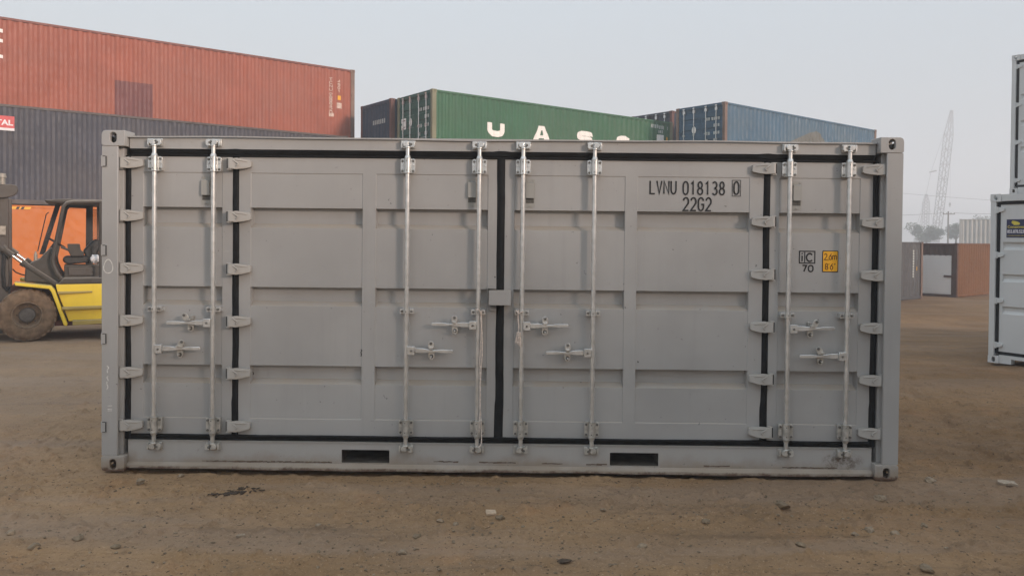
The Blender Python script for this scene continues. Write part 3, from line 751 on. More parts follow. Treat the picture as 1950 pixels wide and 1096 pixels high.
# locking bars
RY = 0.030
def handle_parts(bar, x, z, s, variant, low):
    mb = MB()
    X = lambda a: x + s * a
    mb.box(min(X(0.012), X(0.066)), max(X(0.012), X(0.066)), RY - 0.026, RY + 0.018, z - 0.033, z + 0.031)
    mb.cur = 1; mb.cyl((X(0.040), RY - 0.031, z - 0.002), (X(0.040), RY - 0.0262, z - 0.002), 0.009, n=8)
    mb.build('handle_hub', ['galv', 'bolt'], bar, bevel=0.004)
    mb = MB()
    zz = [(0.0665, 0.019, 0.011), (0.125, 0.0185, 0.010), (0.165, 0.013, 0.014), (0.205, 0.0085, 0.016), (0.235, 0.009, 0.015), (0.262, 0.0135, 0.011), (0.345, 0.0125, 0.010), (0.356, 0.009, 0.008)]
    drop = -0.006 if variant % 2 else 0.004
    vs = []
    for a, hh, th in zz:
        zc = z + drop * (a / 0.35)
        vs += [(X(a), RY - th, zc - hh), (X(a), RY + th, zc - hh), (X(a), RY + th, zc + hh), (X(a), RY - th, zc + hh)]
    n = len(zz)
    fs = [(0, 1, 2, 3), tuple((n - 1) * 4 + k for k in (3, 2, 1, 0))]
    for i in range(n - 1):
        for k in range(4): fs.append((i * 4 + k, i * 4 + (k + 1) % 4, (i + 1) * 4 + (k + 1) % 4, (i + 1) * 4 + k))
    mb.add(vs, fs)
    mb.build('handle', 'galv', bar, bevel=0.003)
    mb = MB(); a = 0.178 + (0.012 if low else 0)
    xc = X(a)
    mb.plate(stadium(xc, z - 0.038, 0.046, 0.070), [stadium(xc, z - 0.048, 0.026, 0.030)], RY + 0.018, RY + 0.025)
    mb.box(xc - 0.012, xc + 0.012, RY + 0.0285, D + 0.006, z - 0.05, z + 0.045)
    tilt = 0.0 if variant < 4 else (0.030 if s < 0 else -0.030)
    tp = stadium(0, 0, 0.044, 0.062)
    ang = math.atan2(tilt, 0.05)
    tp = [(xc + a_ * math.cos(ang) - b_ * math.sin(ang) - tilt * 0.8, z + 0.042 + a_ * math.sin(ang) + b_ * math.cos(ang)) for a_, b_ in tp]
    mb.plate(tp, [], RY - 0.024, RY - 0.015)
    mb.cur = 1; mb.cyl((xc - tilt * 1.1, RY - 0.032, z + 0.056), (xc - tilt * 1.1, RY - 0.0242, z + 0.056), 0.0105, n=10); mb.cur = 0
    mb.box(xc - 0.013, xc + 0.013, RY - 0.032, RY + 0.021, z + 0.014, z + 0.030)
    mb.cyl((xc, RY - 0.024, z - 0.046), (xc, RY + 0.017, z - 0.046), 0.0075, n=8)
    mb.cur = 1; mb.box(xc - 0.017, xc + 0.017, RY + 0.0255, RY + 0.028, z - 0.068, z - 0.026)
    mb.build('handle_retainer', ['galv_low' if variant >= 4 else 'galv', 'bolt'], bar, bevel=0.002)
BARS = [(0.390, 0.937, 1, 4), (0.840, 1.140, -1, 5), (2.318, 0.945, 1, 1), (2.863, 1.142, -1, 0),
        (3.195, 1.140, 1, 0), (3.737, 0.942, -1, 1), (5.215, 1.140, 1, 4), (5.664, 0.936, -1, 5)]
for i, (x, hz, s, var) in enumerate(BARS):
    mb = MB()
    mb.cyl((x, RY, 0.415), (x, RY, 2.285), 0.0178, n=18)
    mb.cyl((x, RY, 0.2), (x, RY, 0.285), 0.0165, n=14); mb.cyl((x, RY, 2.408), (x, RY, 2.485), 0.0165, n=14)
    bar = mb.build('locking_bar', 'galv', main)
    for zc, hh in ((2.346, 0.0575), (0.355, 0.0600)):            # end guide brackets: sleeve and bolted plate
        mb = MB(); up = zc > 1
        mb.cyl((x, RY, zc - hh), (x, RY, zc + hh), 0.0255, n=18)
        for zz in (zc - hh, zc + hh - 0.007): mb.cyl((x, RY, zz), (x, RY, zz + 0.007), 0.0285, n=18)
        zl = zc + hh if up else zc - hh - 0.022
        mb.cyl((x, RY, zl + 0.001), (x, RY, zl + 0.021), 0.0255 if up else 0.020, 0.019 if up else 0.0255, n=14)
        mb.plate(rrect(x - 0.055, x + 0.055, zc - 0.055, zc + 0.055, 0.012), [], 0.040, 0.050)
        mb.box(x - 0.045, x + 0.045, 0.0505, D + 0.003, zc - 0.05, zc + 0.05)
        mb.cur = 1
        for a in (-0.041, 0.041):
            for b in (-0.040, 0.036): mb.cyl((x + a, 0.030, zc + b), (x + a, 0.0398, zc + b), 0.0095, n=6)
        for b in (-0.036, 0.036): mb.cyl((x - 0.004, RY - 0.0262, zc + b), (x - 0.004, RY - 0.024, zc + b), 0.0050, n=8)
        mb.cur = 0
        for a in (-0.040, 0.040): mb.cyl((x + a, 0.034, zc + 0.006), (x + a, 0.0398, zc + 0.006), 0.0065, n=8)
        g_ = mb.build('guide_bracket', ['galv' if up else 'galv_low', 'bolt'], bar, bevel=0.0015)
    mb = MB(); zc = 1.240
    mb.plate(rrect(x - 0.053, x + 0.053, zc - 0.019, zc + 0.019, 0.006), [], 0.036, 0.046)
    mb.cyl((x, RY - 0.002, zc - 0.019), (x, RY - 0.002, zc + 0.019), 0.0228, n=16)
    mb.box(x - 0.05, x + 0.05, 0.0465, D + 0.006, zc - 0.017, zc + 0.017)
    mb.cur = 1
    for a in (-0.037, 0.037): mb.cyl((x + a, 0.028, zc), (x + a, 0.0358, zc), 0.0105, n=6)
    mb.cyl((x - 0.003, RY - 0.0262, zc), (x - 0.003, RY - 0.022, zc), 0.0052, n=8)
    mb.build('guide_bracket', ['galv', 'bolt'], bar, bevel=0.0015)
    for zc, up in ((2.508, 1), (0.190, -1)):                      # cams gripped by keepers on the rails
        m2 = 'galv' if up == 1 else 'galv_low'
        mb = MB(); sd = 1 if i % 2 == 0 else -1
        mb.cyl((x, RY, zc - up * 0.030), (x, RY, zc - up * 0.018), 0.024, n=14)
        mb.prism([(x + sd * a, zc + b) for a, b in ((-0.030, -0.016), (0.006, -0.020), (0.012, -0.004), (0.004, 0.004), (0.010, 0.018), (-0.006, 0.024), (-0.028, 0.020), (-0.036, 0.004))], RY - 0.020, RY + 0.016)
        mb.build('cam', m2, bar, bevel=0.003)
        mb = MB()
        mb.prism([(x + sd * a, zc + b) for a, b in ((-0.052, -0.020), (-0.040, -0.026), (-0.036, 0.022), (-0.050, 0.026))], RY - 0.010, 0.061)
        mb.prism([(x + sd * a, zc + b) for a, b in ((0.020, -0.022), (0.046, -0.024), (0.056, -0.012), (0.054, 0.020), (0.034, 0.026), (0.018, 0.016), (0.030, 0.002))], RY - 0.014, 0.061)
        mb.box(x - 0.055, x + 0.055, 0.046, 0.0605, zc - 0.029, zc + 0.029)
        mb.cur = 1; mb.cyl((x + sd * 0.026, RY - 0.0142, zc - 0.002), (x + sd * 0.026, RY - 0.012, zc - 0.002), 0.011, n=8); mb.cyl((x - sd * 0.026, RY - 0.005, zc), (x - sd * 0.026, 0.0455, zc), 0.009, n=8)
        mb.build('cam_keeper', [m2, 'bolt'], bar, bevel=0.003)
    handle_parts(bar, x, hz, s, var, hz < 1.0)
# lock box over the centre joint
mb = MB()
mb.box(2.944, 3.112, -0.034, -0.030, 1.299, 1.408)
mb.box(2.944, 3.112, -0.0298, 0.076, 1.404, 1.408); mb.box(2.944, 2.948, -0.0298, 0.076, 1.299, 1.4038); mb.box(3.108, 3.112, -0.0298, 0.089, 1.299, 1.4038)
lk = mb.build('lock_box', 'grey', main, bevel=0.003)
mb = MB(); mb.box(2.930, 2.934, 0.03, 0.0895, 1.298, 1.426); mb.box(2.9345, 2.998, 0.03, 0.0895, 1.4215, 1.4262)
mb.build('lock_bracket', 'grey', lk)
mb = MB(); mb.box(2.951, 2.999, 0.062, 0.0895, 1.247, 1.277); mb.build('stop_block', 'grey', main, bevel=0.003)
# markings
FRONT = lambda off: (lambda a, b, d: (a, D + off - d, b))
mb = MB(); put = lambda a, b, d: (a, D + 0.0025 - d, b)
adv = 0.0606; x = 4.164
strokes(mb, 'LVNU', 4.166, 2.156, 0.098, 0.037, 0.0545, 0.0115, put)
strokes(mb, '018138', 4.422, 2.152, 0.098, 0.037, 0.0555, 0.0115, put)
strokes(mb, '0', 4.810, 2.156, 0.096, 0.036, 0.05, 0.0115, put)
ribbon(mb, [(4.797, 2.143), (4.860, 2.143), (4.860, 2.264), (4.797, 2.264), (4.797, 2.143)], 0.0042, put, 0.0005)
strokes(mb, '22G2', 4.424, 2.030, 0.098, 0.040, 0.0575, 0.0118, put)
mb.build('container_number', 'black_mark', doors[2], smooth=0)
mb = MB()
ribbon(mb, [(5.318, 1.637), (5.435, 1.637), (5.435, 1.727), (5.318, 1.727), (5.318, 1.637)], 0.0085, put, 0)
ribbon(mb, [(5.358, 1.642), (5.358, 1.722)], 0.0070, put, 0.0004)
strokes(mb, 'i', 5.323, 1.650, 0.064, 0.030, 0.05, 0.0105, put)
strokes(mb, 'c', 5.371, 1.650, 0.086, 0.050, 0.05, 0.0115, put)
strokes(mb, '7', 5.342, 1.572, 0.047, 0.030, 0.05, 0.0105, put); strokes(mb, '0', 5.388, 1.572, 0.047, 0.034, 0.05, 0.0105, put)
mb.build('intermodal_mark', 'black_mark', doors[3], smooth=0)
mb = MB(); mb.plate(rrect(5.492, 5.614, 1.569, 1.734, 0.008), [], D + 0.0015, D + 0.0035)
st = mb.build('height_sticker', 'black_mark', doors[3], smooth=0)
mb = MB(); mb.plate(rrect(5.498, 5.608, 1.575, 1.728, 0.006), [], D + 0.0009, D + 0.0014); mb.build('sticker_face', 'yellow_mark', st, smooth=0)
mb = MB(); put3 = lambda a, b, d: (a, D + 0.0005 - d, b)
strokes(mb, '2', 5.507, 1.664, 0.046, 0.020, 0.03, 0.0062, put3); strokes(mb, ',', 5.529, 1.664, 0.046, 0.018, 0.03, 0.0062, put3)
strokes(mb, '6', 5.543, 1.664, 0.046, 0.020, 0.03, 0.0062, put3); strokes(mb, 'm', 5.570, 1.664, 0.050, 0.030, 0.03, 0.0062, put3)
strokes(mb, '8', 5.515, 1.589, 0.046, 0.020, 0.03, 0.0062, put3); strokes(mb, "'", 5.537, 1.589, 0.046, 0.016, 0.03, 0.005, put3)
strokes(mb, '6', 5.553, 1.589, 0.046, 0.020, 0.03, 0.0062, put3); strokes(mb, '"', 5.578, 1.589, 0.046, 0.022, 0.03, 0.005, put3)
mb.build('sticker_print', plain('brown_print', (0.10, 0.035, 0.006), 0.6, 0, 0.1, 20), st, smooth=0)
# paint scratches
mb = MB()
for x_, z_, l_ in ((1.962, 0.885, 0.035), (1.964, 0.92, 0.02), (1.13, 0.735, 0.022), (4.09, 0.86, 0.012), (2.985, 1.5, 0.01)):
    ribbon(mb, [(x_, z_), (x_ + 0.004, z_ + l_ * 0.5), (x_ - 0.003, z_ + l_)], 0.006, lambda a, b, d: (a, D - 0.004 - d, b), 0)
mb.build('paint_scratch', 'dark', doors[1], smooth=0)

# cords hanging on the locking bars
def mpt(x, y, z): return main_m @ Vector((x, y, z))
bpy.context.view_layer.update(); main_m = main.matrix_world.copy()
mb = MB(); pts = []
for p in [(2.845, -0.004, 1.262), (2.862, -0.010, 1.266), (2.880, -0.006, 1.250), (2.888, 0.006, 1.215)]: pts.append(mpt(*p))
for z in np.arange(1.17, 0.24, -0.022):
    pts.append(mpt(2.890 + 0.007 * math.sin(z * 8) + random.uniform(-.0022, .0022) + (0.004 if z < 0.5 else 0), 0.012 + 0.004 * math.sin(z * 5) - (0.02 if z < 0.43 else 0), z))
pts.append(mpt(2.888, -0.010, 0.228)); pts.append(mpt(2.878, -0.012, 0.219))
mb.tube(pts, 0.0048, 6)
pts2 = [mpt(2.893, 0.005, 1.26)] + [mpt(2.884 + 0.004 * math.sin(z * 13), 0.010 - (0.02 if z < 0.43 else 0), z) for z in np.arange(1.2, 0.3, -0.03)]
mb.tube(pts2, 0.0040, 6)
tag(mb.build('cord', 'cord', None), 'long white cord hanging straight down beside the locking bar left of the centre joint', 'cord')
mb = MB()
mb.tube([mpt(3.170 + 0.003 * math.sin(z * 40), -0.002, z) for z in np.arange(1.262, 1.09, -0.012)], 0.0046, 6)
mb.tube([mpt(3.155, -0.004, 1.262), mpt(3.162, -0.008, 1.245), mpt(3.172, -0.008, 1.235), mpt(3.186, -0.004, 1.245), mpt(3.205, -0.006, 1.25)], 0.0045, 6)
for k, (dx, dz, wdt) in enumerate(((-0.020, -0.075, 0.009), (0.004, -0.088, 0.010), (-0.006, -0.070, 0.014), (0.014, -0.092, 0.006))):
    lp = []
    for t_ in np.linspace(0, 2 * math.pi, 16):
        q = (1 - math.cos(t_)) / 2
        lp.append(mpt(3.172 + dx * q + wdt * math.sin(t_), -0.006 - 0.004 * k, 1.085 + dz * q))
    mb.tube(lp, 0.0044, 6)
for k in range(4):
    mb.tube([mpt(3.172 + 0.014 * math.cos(t_), -0.008 + 0.012 * math.sin(t_), 1.092 - 0.007 * k) for t_ in np.linspace(0, 2 * math.pi, 12)], 0.0042, 6)
mb.tube([mpt(3.180, -0.02, 1.08), mpt(3.188, -0.018, 1.04), mpt(3.186, -0.016, 0.985)], 0.0044, 6)
tag(mb.build('cord', 'cord', None), 'short white cord knotted into a bundle on the bar right of the centre joint', 'cord')

# ------------------------------------------------------------------ generic corrugated containers
PER, CORD = 0.276, 0.036
def prof(u, per=PER, dep=CORD):
    """corrugation depth at distance u along the wall"""
    t_ = (u % per) / per
    if t_ < 0.26: return 0.0
    if t_ < 0.50: return dep * (t_ - 0.26) / 0.24
    if t_ < 0.76: return dep
    return dep * (1.0 - (t_ - 0.76) / 0.24)
def profbreaks(u0, u1, per=PER):
    o = [u0]; k = math.floor(u0 / per)
    while k * per < u1:
        for f in (0, 0.26, 0.5, 0.76):
            q = (k + f) * per
            if u0 < q < u1: o.append(q)
        k += 1
    o.append(u1); return sorted(o)
def drape(tri_vs, tri_fs, off, y0, u0, per=PER):
    """lay flat (u, z) triangles on the corrugation"""
    bm = bmesh.new(); vv = [bm.verts.new((a, 0, b)) for a, b in tri_vs]
    for f in tri_fs:
        try: bm.faces.new([vv[i] for i in f])
        except ValueError: pass
    us = [a for a, b in tri_vs]
    for q in profbreaks(min(us) - u0, max(us) - u0, per)[1:-1]:
        bmesh.ops.bisect_plane(bm, geom=bm.verts[:] + bm.edges[:] + bm.faces[:], plane_co=(q + u0, 0, 0), plane_no=(1, 0, 0))
    bm.verts.index_update()
    vs = [(v.co.x, y0 + prof(v.co.x - u0, per) - off, v.co.z) for v in bm.verts]
    fs = [tuple(v.index for v in f.verts) for f in bm.faces]
    bm.free(); return vs, fs
def corr_wall(u0, u1, z0, z1, y0, per=PER, dep=CORD, nz=1):
    mb = MB(); us = profbreaks(0, u1 - u0, per); zs = np.linspace(z0, z1, nz + 1)
    n = len(us)
    mb.add([(u0 + u, y0 + prof(u, per, dep), z) for z in zs for u in us],
           [(j * n + i, j * n + i + 1, (j + 1) * n + i + 1, (j + 1) * n + i) for j in range(nz) for i in range(n - 1)])
    return mb
U0 = 0.17
def box_container(label, p, ang, z, L, H, side, rail, post, end='doors', endmat=None, roofm='roof', group=None, per=PER, dep=CORD, W=2.438):
    root = empty('shipping_container', (p[0], p[1], z), (0, 0, ang))
    tag(root, label, 'container', group)
    endmat = endmat or side
    corr_wall(U0, L - U0, 0.155, H - 0.085, 0.024, per, dep).build('side_wall', side, root, smooth=20)
    mb = corr_wall(U0, L - U0, 0.155, H - 0.085, 0.024, per, dep); mb.v = [(a, W - b, c_) for a, b, c_ in mb.v]
    mb.build('side_wall', side, root, smooth=20)
    for ya, yb in ((0.012, 0.075), (W - 0.075, W - 0.012)):
        mb = MB(); mb.box(0.179, L - 0.179, ya, yb, H - 0.083, H - 0.012); mb.build('top_rail', rail, root, bevel=0.006)
        mb = MB(); mb.box(0.179, L - 0.179, ya, yb, 0.02, 0.153); mb.build('bottom_rail', rail, root, bevel=0.006)
    for x, s in ((0, 1), (L, -1)):
        for y, q in ((0, 1), (W, -1)):
            mb = MB(); mb.box(min(x + s * 0.004, x + s * 0.165), max(x + s * 0.004, x + s * 0.165), min(y + q * 0.004, y + q * 0.13), max(y + q * 0.004, y + q * 0.13), 0.1185, H - 0.1185)
            mb.build('corner_post', post, root, bevel=0.008)
            for zz in (0, H - 0.118):
                mb = MB()
                hole = stadium(min(x, x + s * 0.178) + 0.089, zz + 0.059, 0.052, 0.082)
                xx0, xx1 = min(x, x + s * 0.178), max(x, x + s * 0.178)
                if y == 0:
                    mb.plate(rrect(xx0, xx1, zz, zz + 0.118, 0.012), [hole], 0, 0.03)
                    mb.box(xx0, xx1, 0.0305, 0.162, zz, zz + 0.118)
                else:
                    mb.plate(rrect(xx0, xx1, zz, zz + 0.118, 0.012), [hole], W - 0.03, W)
                    mb.box(xx0, xx1, W - 0.162, W - 0.0305, zz, zz + 0.118)
                mb.build('corner_casting', post, root)
    mb = MB(); mb.box(0.05, L - 0.05, 0.076, W - 0.076, H - 0.06, H - 0.03)
    for u in np.arange(0.3, L - 0.3, 0.42): mb.box(u, u + 0.2, 0.2, W - 0.2, H - 0.0295, H - 0.015)
    mb.build('roof', roofm, root)
    # plain far end, near end header and sill
    mb = corr_wall(0.131, W - 0.131, 0.13, H - 0.13, 0.02, 0.25); mb.v = [(L - b, a, c_) for a, b, c_ in mb.v]
    mb.build('end_wall', endmat, root, smooth=20)
    for xa, xb in ((0.012, 0.10), (L - 0.10, L - 0.012)):
        for za, zb_ in ((H - 0.125, H - 0.008), (0.01, 0.14)):
            mb = MB(); mb.box(xa, xb, 0.1625, W - 0.1625, za, zb_); mb.build('end_rail', rail if end == 'plain' else endmat, root, bevel=0.006)
    if end == 'plain':
        mb = corr_wall(0.131, W - 0.131, 0.141, H - 0.126, 0.025, 0.25); mb.v = [(b, W - a, c_) for a, b, c_ in mb.v]
        mb.build('end_wall', endmat, root, smooth=20)
    elif end == 'doors':
        for k in (0, 1):
            y0, y1 = (0.135, W / 2 - 0.012) if k == 0 else (W / 2 + 0.012, W - 0.135)
            zs = [0.145]; n_b = 5; bh = (H - 0.40) / n_b
            mb = MB(); Z = [(0.145, 0.0)]
            for b in range(n_b):
                zt = 0.26 + bh * b + bh * 0.62
                Z += [(zt, 0.0), (zt + 0.03, 0.03), (zt + 0.20, 0.03), (zt + 0.23, 0.0)]
            Z += [(H - 0.13, 0.0)]
            Y = [(y0, 0), (y0 + 0.07, 0), (y0 + 0.09, 1), (y1 - 0.09, 1), (y1 - 0.07, 0), (y1, 0)]
            n = len(Y)
            mb.add([(0.045 + d * q, y, z_) for z_, d in Z for y, q in Y], [(j * n + i, j * n + i + 1, (j + 1) * n + i + 1, (j + 1) * n + i) for j in range(len(Z) - 1) for i in range(n - 1)])
            mb.box(0.0805, 0.095, y0, y1, 0.145, H - 0.13)
            dr = mb.build('door', endmat, root, smooth=20)
            for yb in (y0 + 0.30, y1 - 0.27):
                mb = MB(); mb.cyl((0.012, yb, 0.10), (0.012, yb, H - 0.09), 0.020, n=8)
                for zz in (0.20, 0.75, H * 0.55, H - 0.25): mb.box(-0.004, 0.044, yb - 0.055, yb + 0.055, zz - 0.03, zz + 0.03 if zz < H - 0.3 else zz + 0.09)
                mb.box(-0.012, 0.035, yb - 0.05, yb + 0.05, 0.06, 0.11); mb.box(-0.012, 0.035, yb - 0.05, yb + 0.05, H - 0.115, H - 0.065)
                mb.cyl((0.0, yb, 1.0), (0.0, yb + 0.34 * (1 if k == 0 else -1), 0.99), 0.014, n=6)
                mb.build('locking_bar', 'galv', dr)
            for zz in (0.35, 0.95, 1.6, H - 0.40):
                yh = y0 if k == 0 else y1; dq = 1 if k == 0 else -1
                mb = MB(); mb.box(0.025, 0.044, min(yh, yh + dq * 0.16), max(yh, yh + dq * 0.16), zz - 0.035, zz + 0.035)
                mb.build('hinge', endmat, dr)
    return root
def side_text(root, name, mat, parts, off=0.004):
    """parts: functions filling an MB with flat (u, z) tris"""
    mb = MB()
    for fill in parts:
        tmp = MB(); fill(tmp, lambda a, b, d: (a, 0, b))
        if not tmp.v: continue
        vs, fs = drape([(v[0], v[2]) for v in tmp.v], tmp.f, off, 0.024, U0)
        mb.add(vs, fs)
    return mb.build(name, mat, root, smooth=0)
def quad(pts): return lambda m_, put_: m_.add([put_(a, b, 0) for a, b in pts], [tuple(range(len(pts)))])
def end_put(W=2.438):
    # text on the door end reads left to right as seen from outside: a = distance from the left edge
    return lambda a, b, d: (0.041 - d, W - a, b)
def blurbars(mb, put_, x, z, n, h, wch, gap):
    """rows of small paint marks too worn to read"""
    for i in range(n):
        a = x + i * (wch + gap)
        mb.add([put_(a, z, 0), put_(a + wch, z, 0), put_(a + wch, z + h, 0), put_(a, z + h, 0)], [(0, 1, 2, 3)])

S_GREEN = 'stack of green container'
# left stack: orange, navy, red
HN = 2.896
orange = box_container('orange container at ground level behind the yellow forklift', P_NAVY, A_RED, Z_LEFT, 12.192, 2.591, 'orange', 'orange', 'orange', 'plain', per=0.62, dep=0.010)
navy = box_container('faded navy container stacked between the orange and the red container', P_NAVY, A_RED, Z_LEFT + 2.593, 12.192, HN, 'navy', 'grime_rail', 'grime_rail', 'plain')
red = box_container('brick red container with a maroon repair patch on top of the left stack', P_RED, A_RED, Z_LEFT + 2.593 + HN + 0.002, 12.192, HN, 'red', 'red_rail', 'post_grey', 'plain')
zr = Z_LEFT + 2.593 + HN + 0.002
dt = 0.2
side_text(red, 'repair_patch', 'red_dark', [quad([(3.23 + dt, 0.157), (4.40 + dt, 0.157), (4.40 + dt, 6.66 - zr + 0.28), (3.23 + dt, 6.60 - zr + 0.34)])], 0.006)
def vtext(txt, x0, ztop, h, cw, pitch, wd):
    return lambda m_, put_: strokes(m_, txt, x0, ztop - h, h, cw, pitch, wd, put_, True)
side_text(red, 'container_number', 'pink_mark', [vtext('TCNU', 10.92 + dt, 8.03 - zr, 0.10, 0.10, 0.133, 0.024), vtext('9888420', 10.92 + dt, 7.44 - zr, 0.095, 0.10, 0.117, 0.024),
    quad([(10.90 + dt, 6.52 - zr), (11.09 + dt, 6.52 - zr), (11.09 + dt, 6.66 - zr), (10.90 + dt, 6.66 - zr)])], 0.006)
side_text(red, 'size_code', 'pink_mark', [vtext('45G1', 11.26 + dt, 7.98 - zr, 0.09, 0.10, 0.13, 0.024), quad([(11.23 + dt, 6.87 - zr), (11.44 + dt, 6.87 - zr), (11.44 + dt, 7.09 - zr), (11.23 + dt, 7.09 - zr)])], 0.006)
side_text(red, 'height_sticker', 'yellow_mark', [quad([(11.26 + dt, 7.20 - zr), (11.40 + dt, 7.20 - zr), (11.40 + dt, 7.37 - zr), (11.26 + dt, 7.37 - zr)])], 0.006)
side_text(red, 'side_lettering', 'white_mark', [quad([(dt - 0.10, a), (dt + 0.10, a), (dt + 0.10, a + b), (dt - 0.10, a + b)]) for a, b in ((2.40, 0.11), (2.10, 0.10), (1.62, 0.10))], 0.006)
# navy sign (flat plate fixed on the corrugation)
ds = 1.19; zn = Z_LEFT + 2.593
sg = MB(); sg.box(-0.55 + ds, 0.36 + ds, 0.012, 0.020, 4.815 - zn, 5.22 - zn)
sgn = sg.build('sign', 'sign_red', navy, smooth=0)
mb = MB(); mb.box(-0.55 + ds, 0.36 + ds, 0.0105, 0.0115, 4.80 - zn, 4.875 - zn); mb.build('sign_strip', 'sign_white', sgn, smooth=0)
mb = MB(); fit_text(mb, 'TAL', -0.10 + ds, 0.325 + ds, 4.95 - zn, 5.11 - zn, lambda a, b, d: (a, 0.0105 - d, b), 0.035); mb.build('sign_lettering', 'sign_white', sgn, smooth=0)
# hazard stripe and plate on the orange container
mb = MB(); hz0 = 2.46
for k in range(4):
    a = 1.45 + k * 0.12
    mb.add([(a, 0.0105, hz0), (a + 0.12, 0.0105, hz0), (a + 0.16, 0.0105, hz0 + 0.07), (a + 0.04, 0.0105, hz0 + 0.07)], [(0, 1, 2, 3)])
hs = mb.build('hazard_stripe', 'yellow_mark', orange, smooth=0)
mb = MB()
for k in (1, 2):
    a = 1.45 + k * 0.12
    mb.add([(a, 0.0098, hz0), (a + 0.075, 0.0098, hz0), (a + 0.115, 0.0098, hz0 + 0.07), (a + 0.04, 0.0098, hz0 + 0.07)], [(0, 1, 2, 3)])
mb.build('stripe_black', 'black_mark', hs, smooth=0)
mb = MB(); mb.box(1.28, 1.38, 0.006, 0.018, 2.22, 2.44); mb.build('data_plate', 'post_olive', orange)

# green stack and its neighbour
hst = 2.593
green = box_container('green container with large white lettering on its long side, on top of its stack', P_GREEN, A_GREEN, Z_GREEN + 2 * hst, 12.192, 2.591, 'green', 'green', 'post_olive', 'doors', 'green_door')
zg = Z_GREEN + 2 * hst
def big(ch, x0, x1, z0, z1, wd):
    def fill(m_, put_):
        for k, st_ in enumerate(G[ch]):
            ribbon(m_, [(x0 + wd / 2 + a / 4 * (x1 - x0 - wd), z0 + wd / 2 + b / 6 * (z1 - z0 - wd)) for a, b in st_], wd, put_, 0)
    return fill
def solid_A(x0, x1, z0, z1):
    w_ = x1 - x0; h = z1 - z0
    def fill(m_, put_):
        P = lambda a, b: put_(x0 + a * w_, z0 + b * h, 0)
        m_.add([P(0, 0), P(0.30, 0), P(0.36, 0.24), P(0.64, 0.24), P(0.70, 0), P(1, 0), P(0.68, 1), P(0.32, 1), P(0.43, 0.42), P(0.57, 0.42), P(0.53, 0.72), P(0.47, 0.72)],
               [(0, 1, 2, 8, 7), (7, 8, 11), (7, 11, 10, 6), (6, 10, 9), (6, 9, 3, 4, 5), (2, 3, 9, 8)])
    return fill
gA = lambda z: z - zg
for fl_ in (big('U', 2.33, 3.11, gA(5.44), gA(6.05), 0.215), solid_A(4.42, 5.28, gA(5.42), gA(6.03)), big('S', 6.66, 7.50, gA(5.42), gA(6.03), 0.19), big('C', 8.78, 9.62, gA(5.42), gA(6.03), 0.20)):
    side_text(green, 'side_letter', 'white_mark', [fl_], 0.006)
side_text(green, 'container_number', 'pale_mark', [lambda m_, p_: blurbars(m_, p_, 10.86, gA(6.52), 4, 0.15, 0.085, 0.03), lambda m_, p_: blurbars(m_, p_, 11.36, gA(6.50), 3, 0.15, 0.085, 0.03), lambda m_, p_: blurbars(m_, p_, 11.84, gA(6.49), 1, 0.15, 0.08, 0.03), lambda m_, p_: blurbars(m_, p_, 11.28, gA(6.32), 3, 0.13, 0.08, 0.03)], 0.006)
mb = MB(); mb.box(11.19, 11.62, 0.010, 0.018, gA(5.62), gA(6.25)); wl = mb.build('white_label', 'white_mark', green, smooth=0)
mb = MB(); mb.box(11.27, 11.55, 0.0085, 0.0095, gA(5.86), gA(5.93)); mb.build('label_print', 'sign_red', wl, smooth=0)
side_text(green, 'yellow_sticker', 'yellow_mark', [quad(rrect(11.78, 11.92, gA(5.93), gA(6.20), 0.05))], 0.006)
def door_marks(root, left_sign, mat):
    put_ = end_put()
    mb = MB()
    for z_, n1, n2 in ((1.93, 2, 4), (1.66, 0, 3), (1.36, 2, 3), (1.08, 1, 2), (0.74, 1, 4), (0.46, 3, 4)):
        if n1: blurbars(mb, put_, 1.50, z_, n1, 0.12, 0.075, 0.03)
        blurbars(mb, put_, 1.86 - (0.1 if n2 > 3 else 0), z_, n2, 0.12, 0.075, 0.03)
    mb.build('door_markings', mat, root, smooth=0)
    mb = MB(); c_ = arc(0, 0, 1, 0, 360, 16)[:-1]
    mb.add([put_(0.90 + a * 0.105, 1.62 + b * 0.15, 0) for a, b in c_], [tuple(range(16))]); mb.build('round_sticker', 'white_mark', root, smooth=0)
    if left_sign:
        mb = MB(); mb.add([put_(a, b, 0) for a, b in ((0.24, 1.40), (0.58, 1.40), (0.58, 1.80), (0.24, 1.80))], [(0, 1, 2, 3)])
        s_ = mb.build('white_label', 'white_mark', root, smooth=0)
        mb = MB(); blurbars(mb, lambda a, b, d: (0.0395, 2.438 - a, b), 0.29, 1.70, 1, 0.035, 0.24, 0.0); blurbars(mb, lambda a, b, d: (0.0395, 2.438 - a, b), 0.33, 1.47, 1, 0.03, 0.2, 0.0); mb.build('label_print', 'post_brown', s_, smooth=0)
door_marks(green, True, 'pale_mark')
P_TEAL = (-4.44, 28.75)
teal = box_container('dark blue container with ribbed end wall, left of the green container', P_TEAL, A_GREEN, Z_GREEN + 2 * hst, 12.192, 2.591, 'teal', 'teal', 'post_brown', 'plain', 'teal')
mb = MB(); blurbars(mb, lambda a, b, d: (0.018 - d, 2.438 - a, b), 1.00, 1.75, 7, 0.17, 0.09, 0.055); mb.build('end_lettering', 'pale_mark', teal, smooth=0)
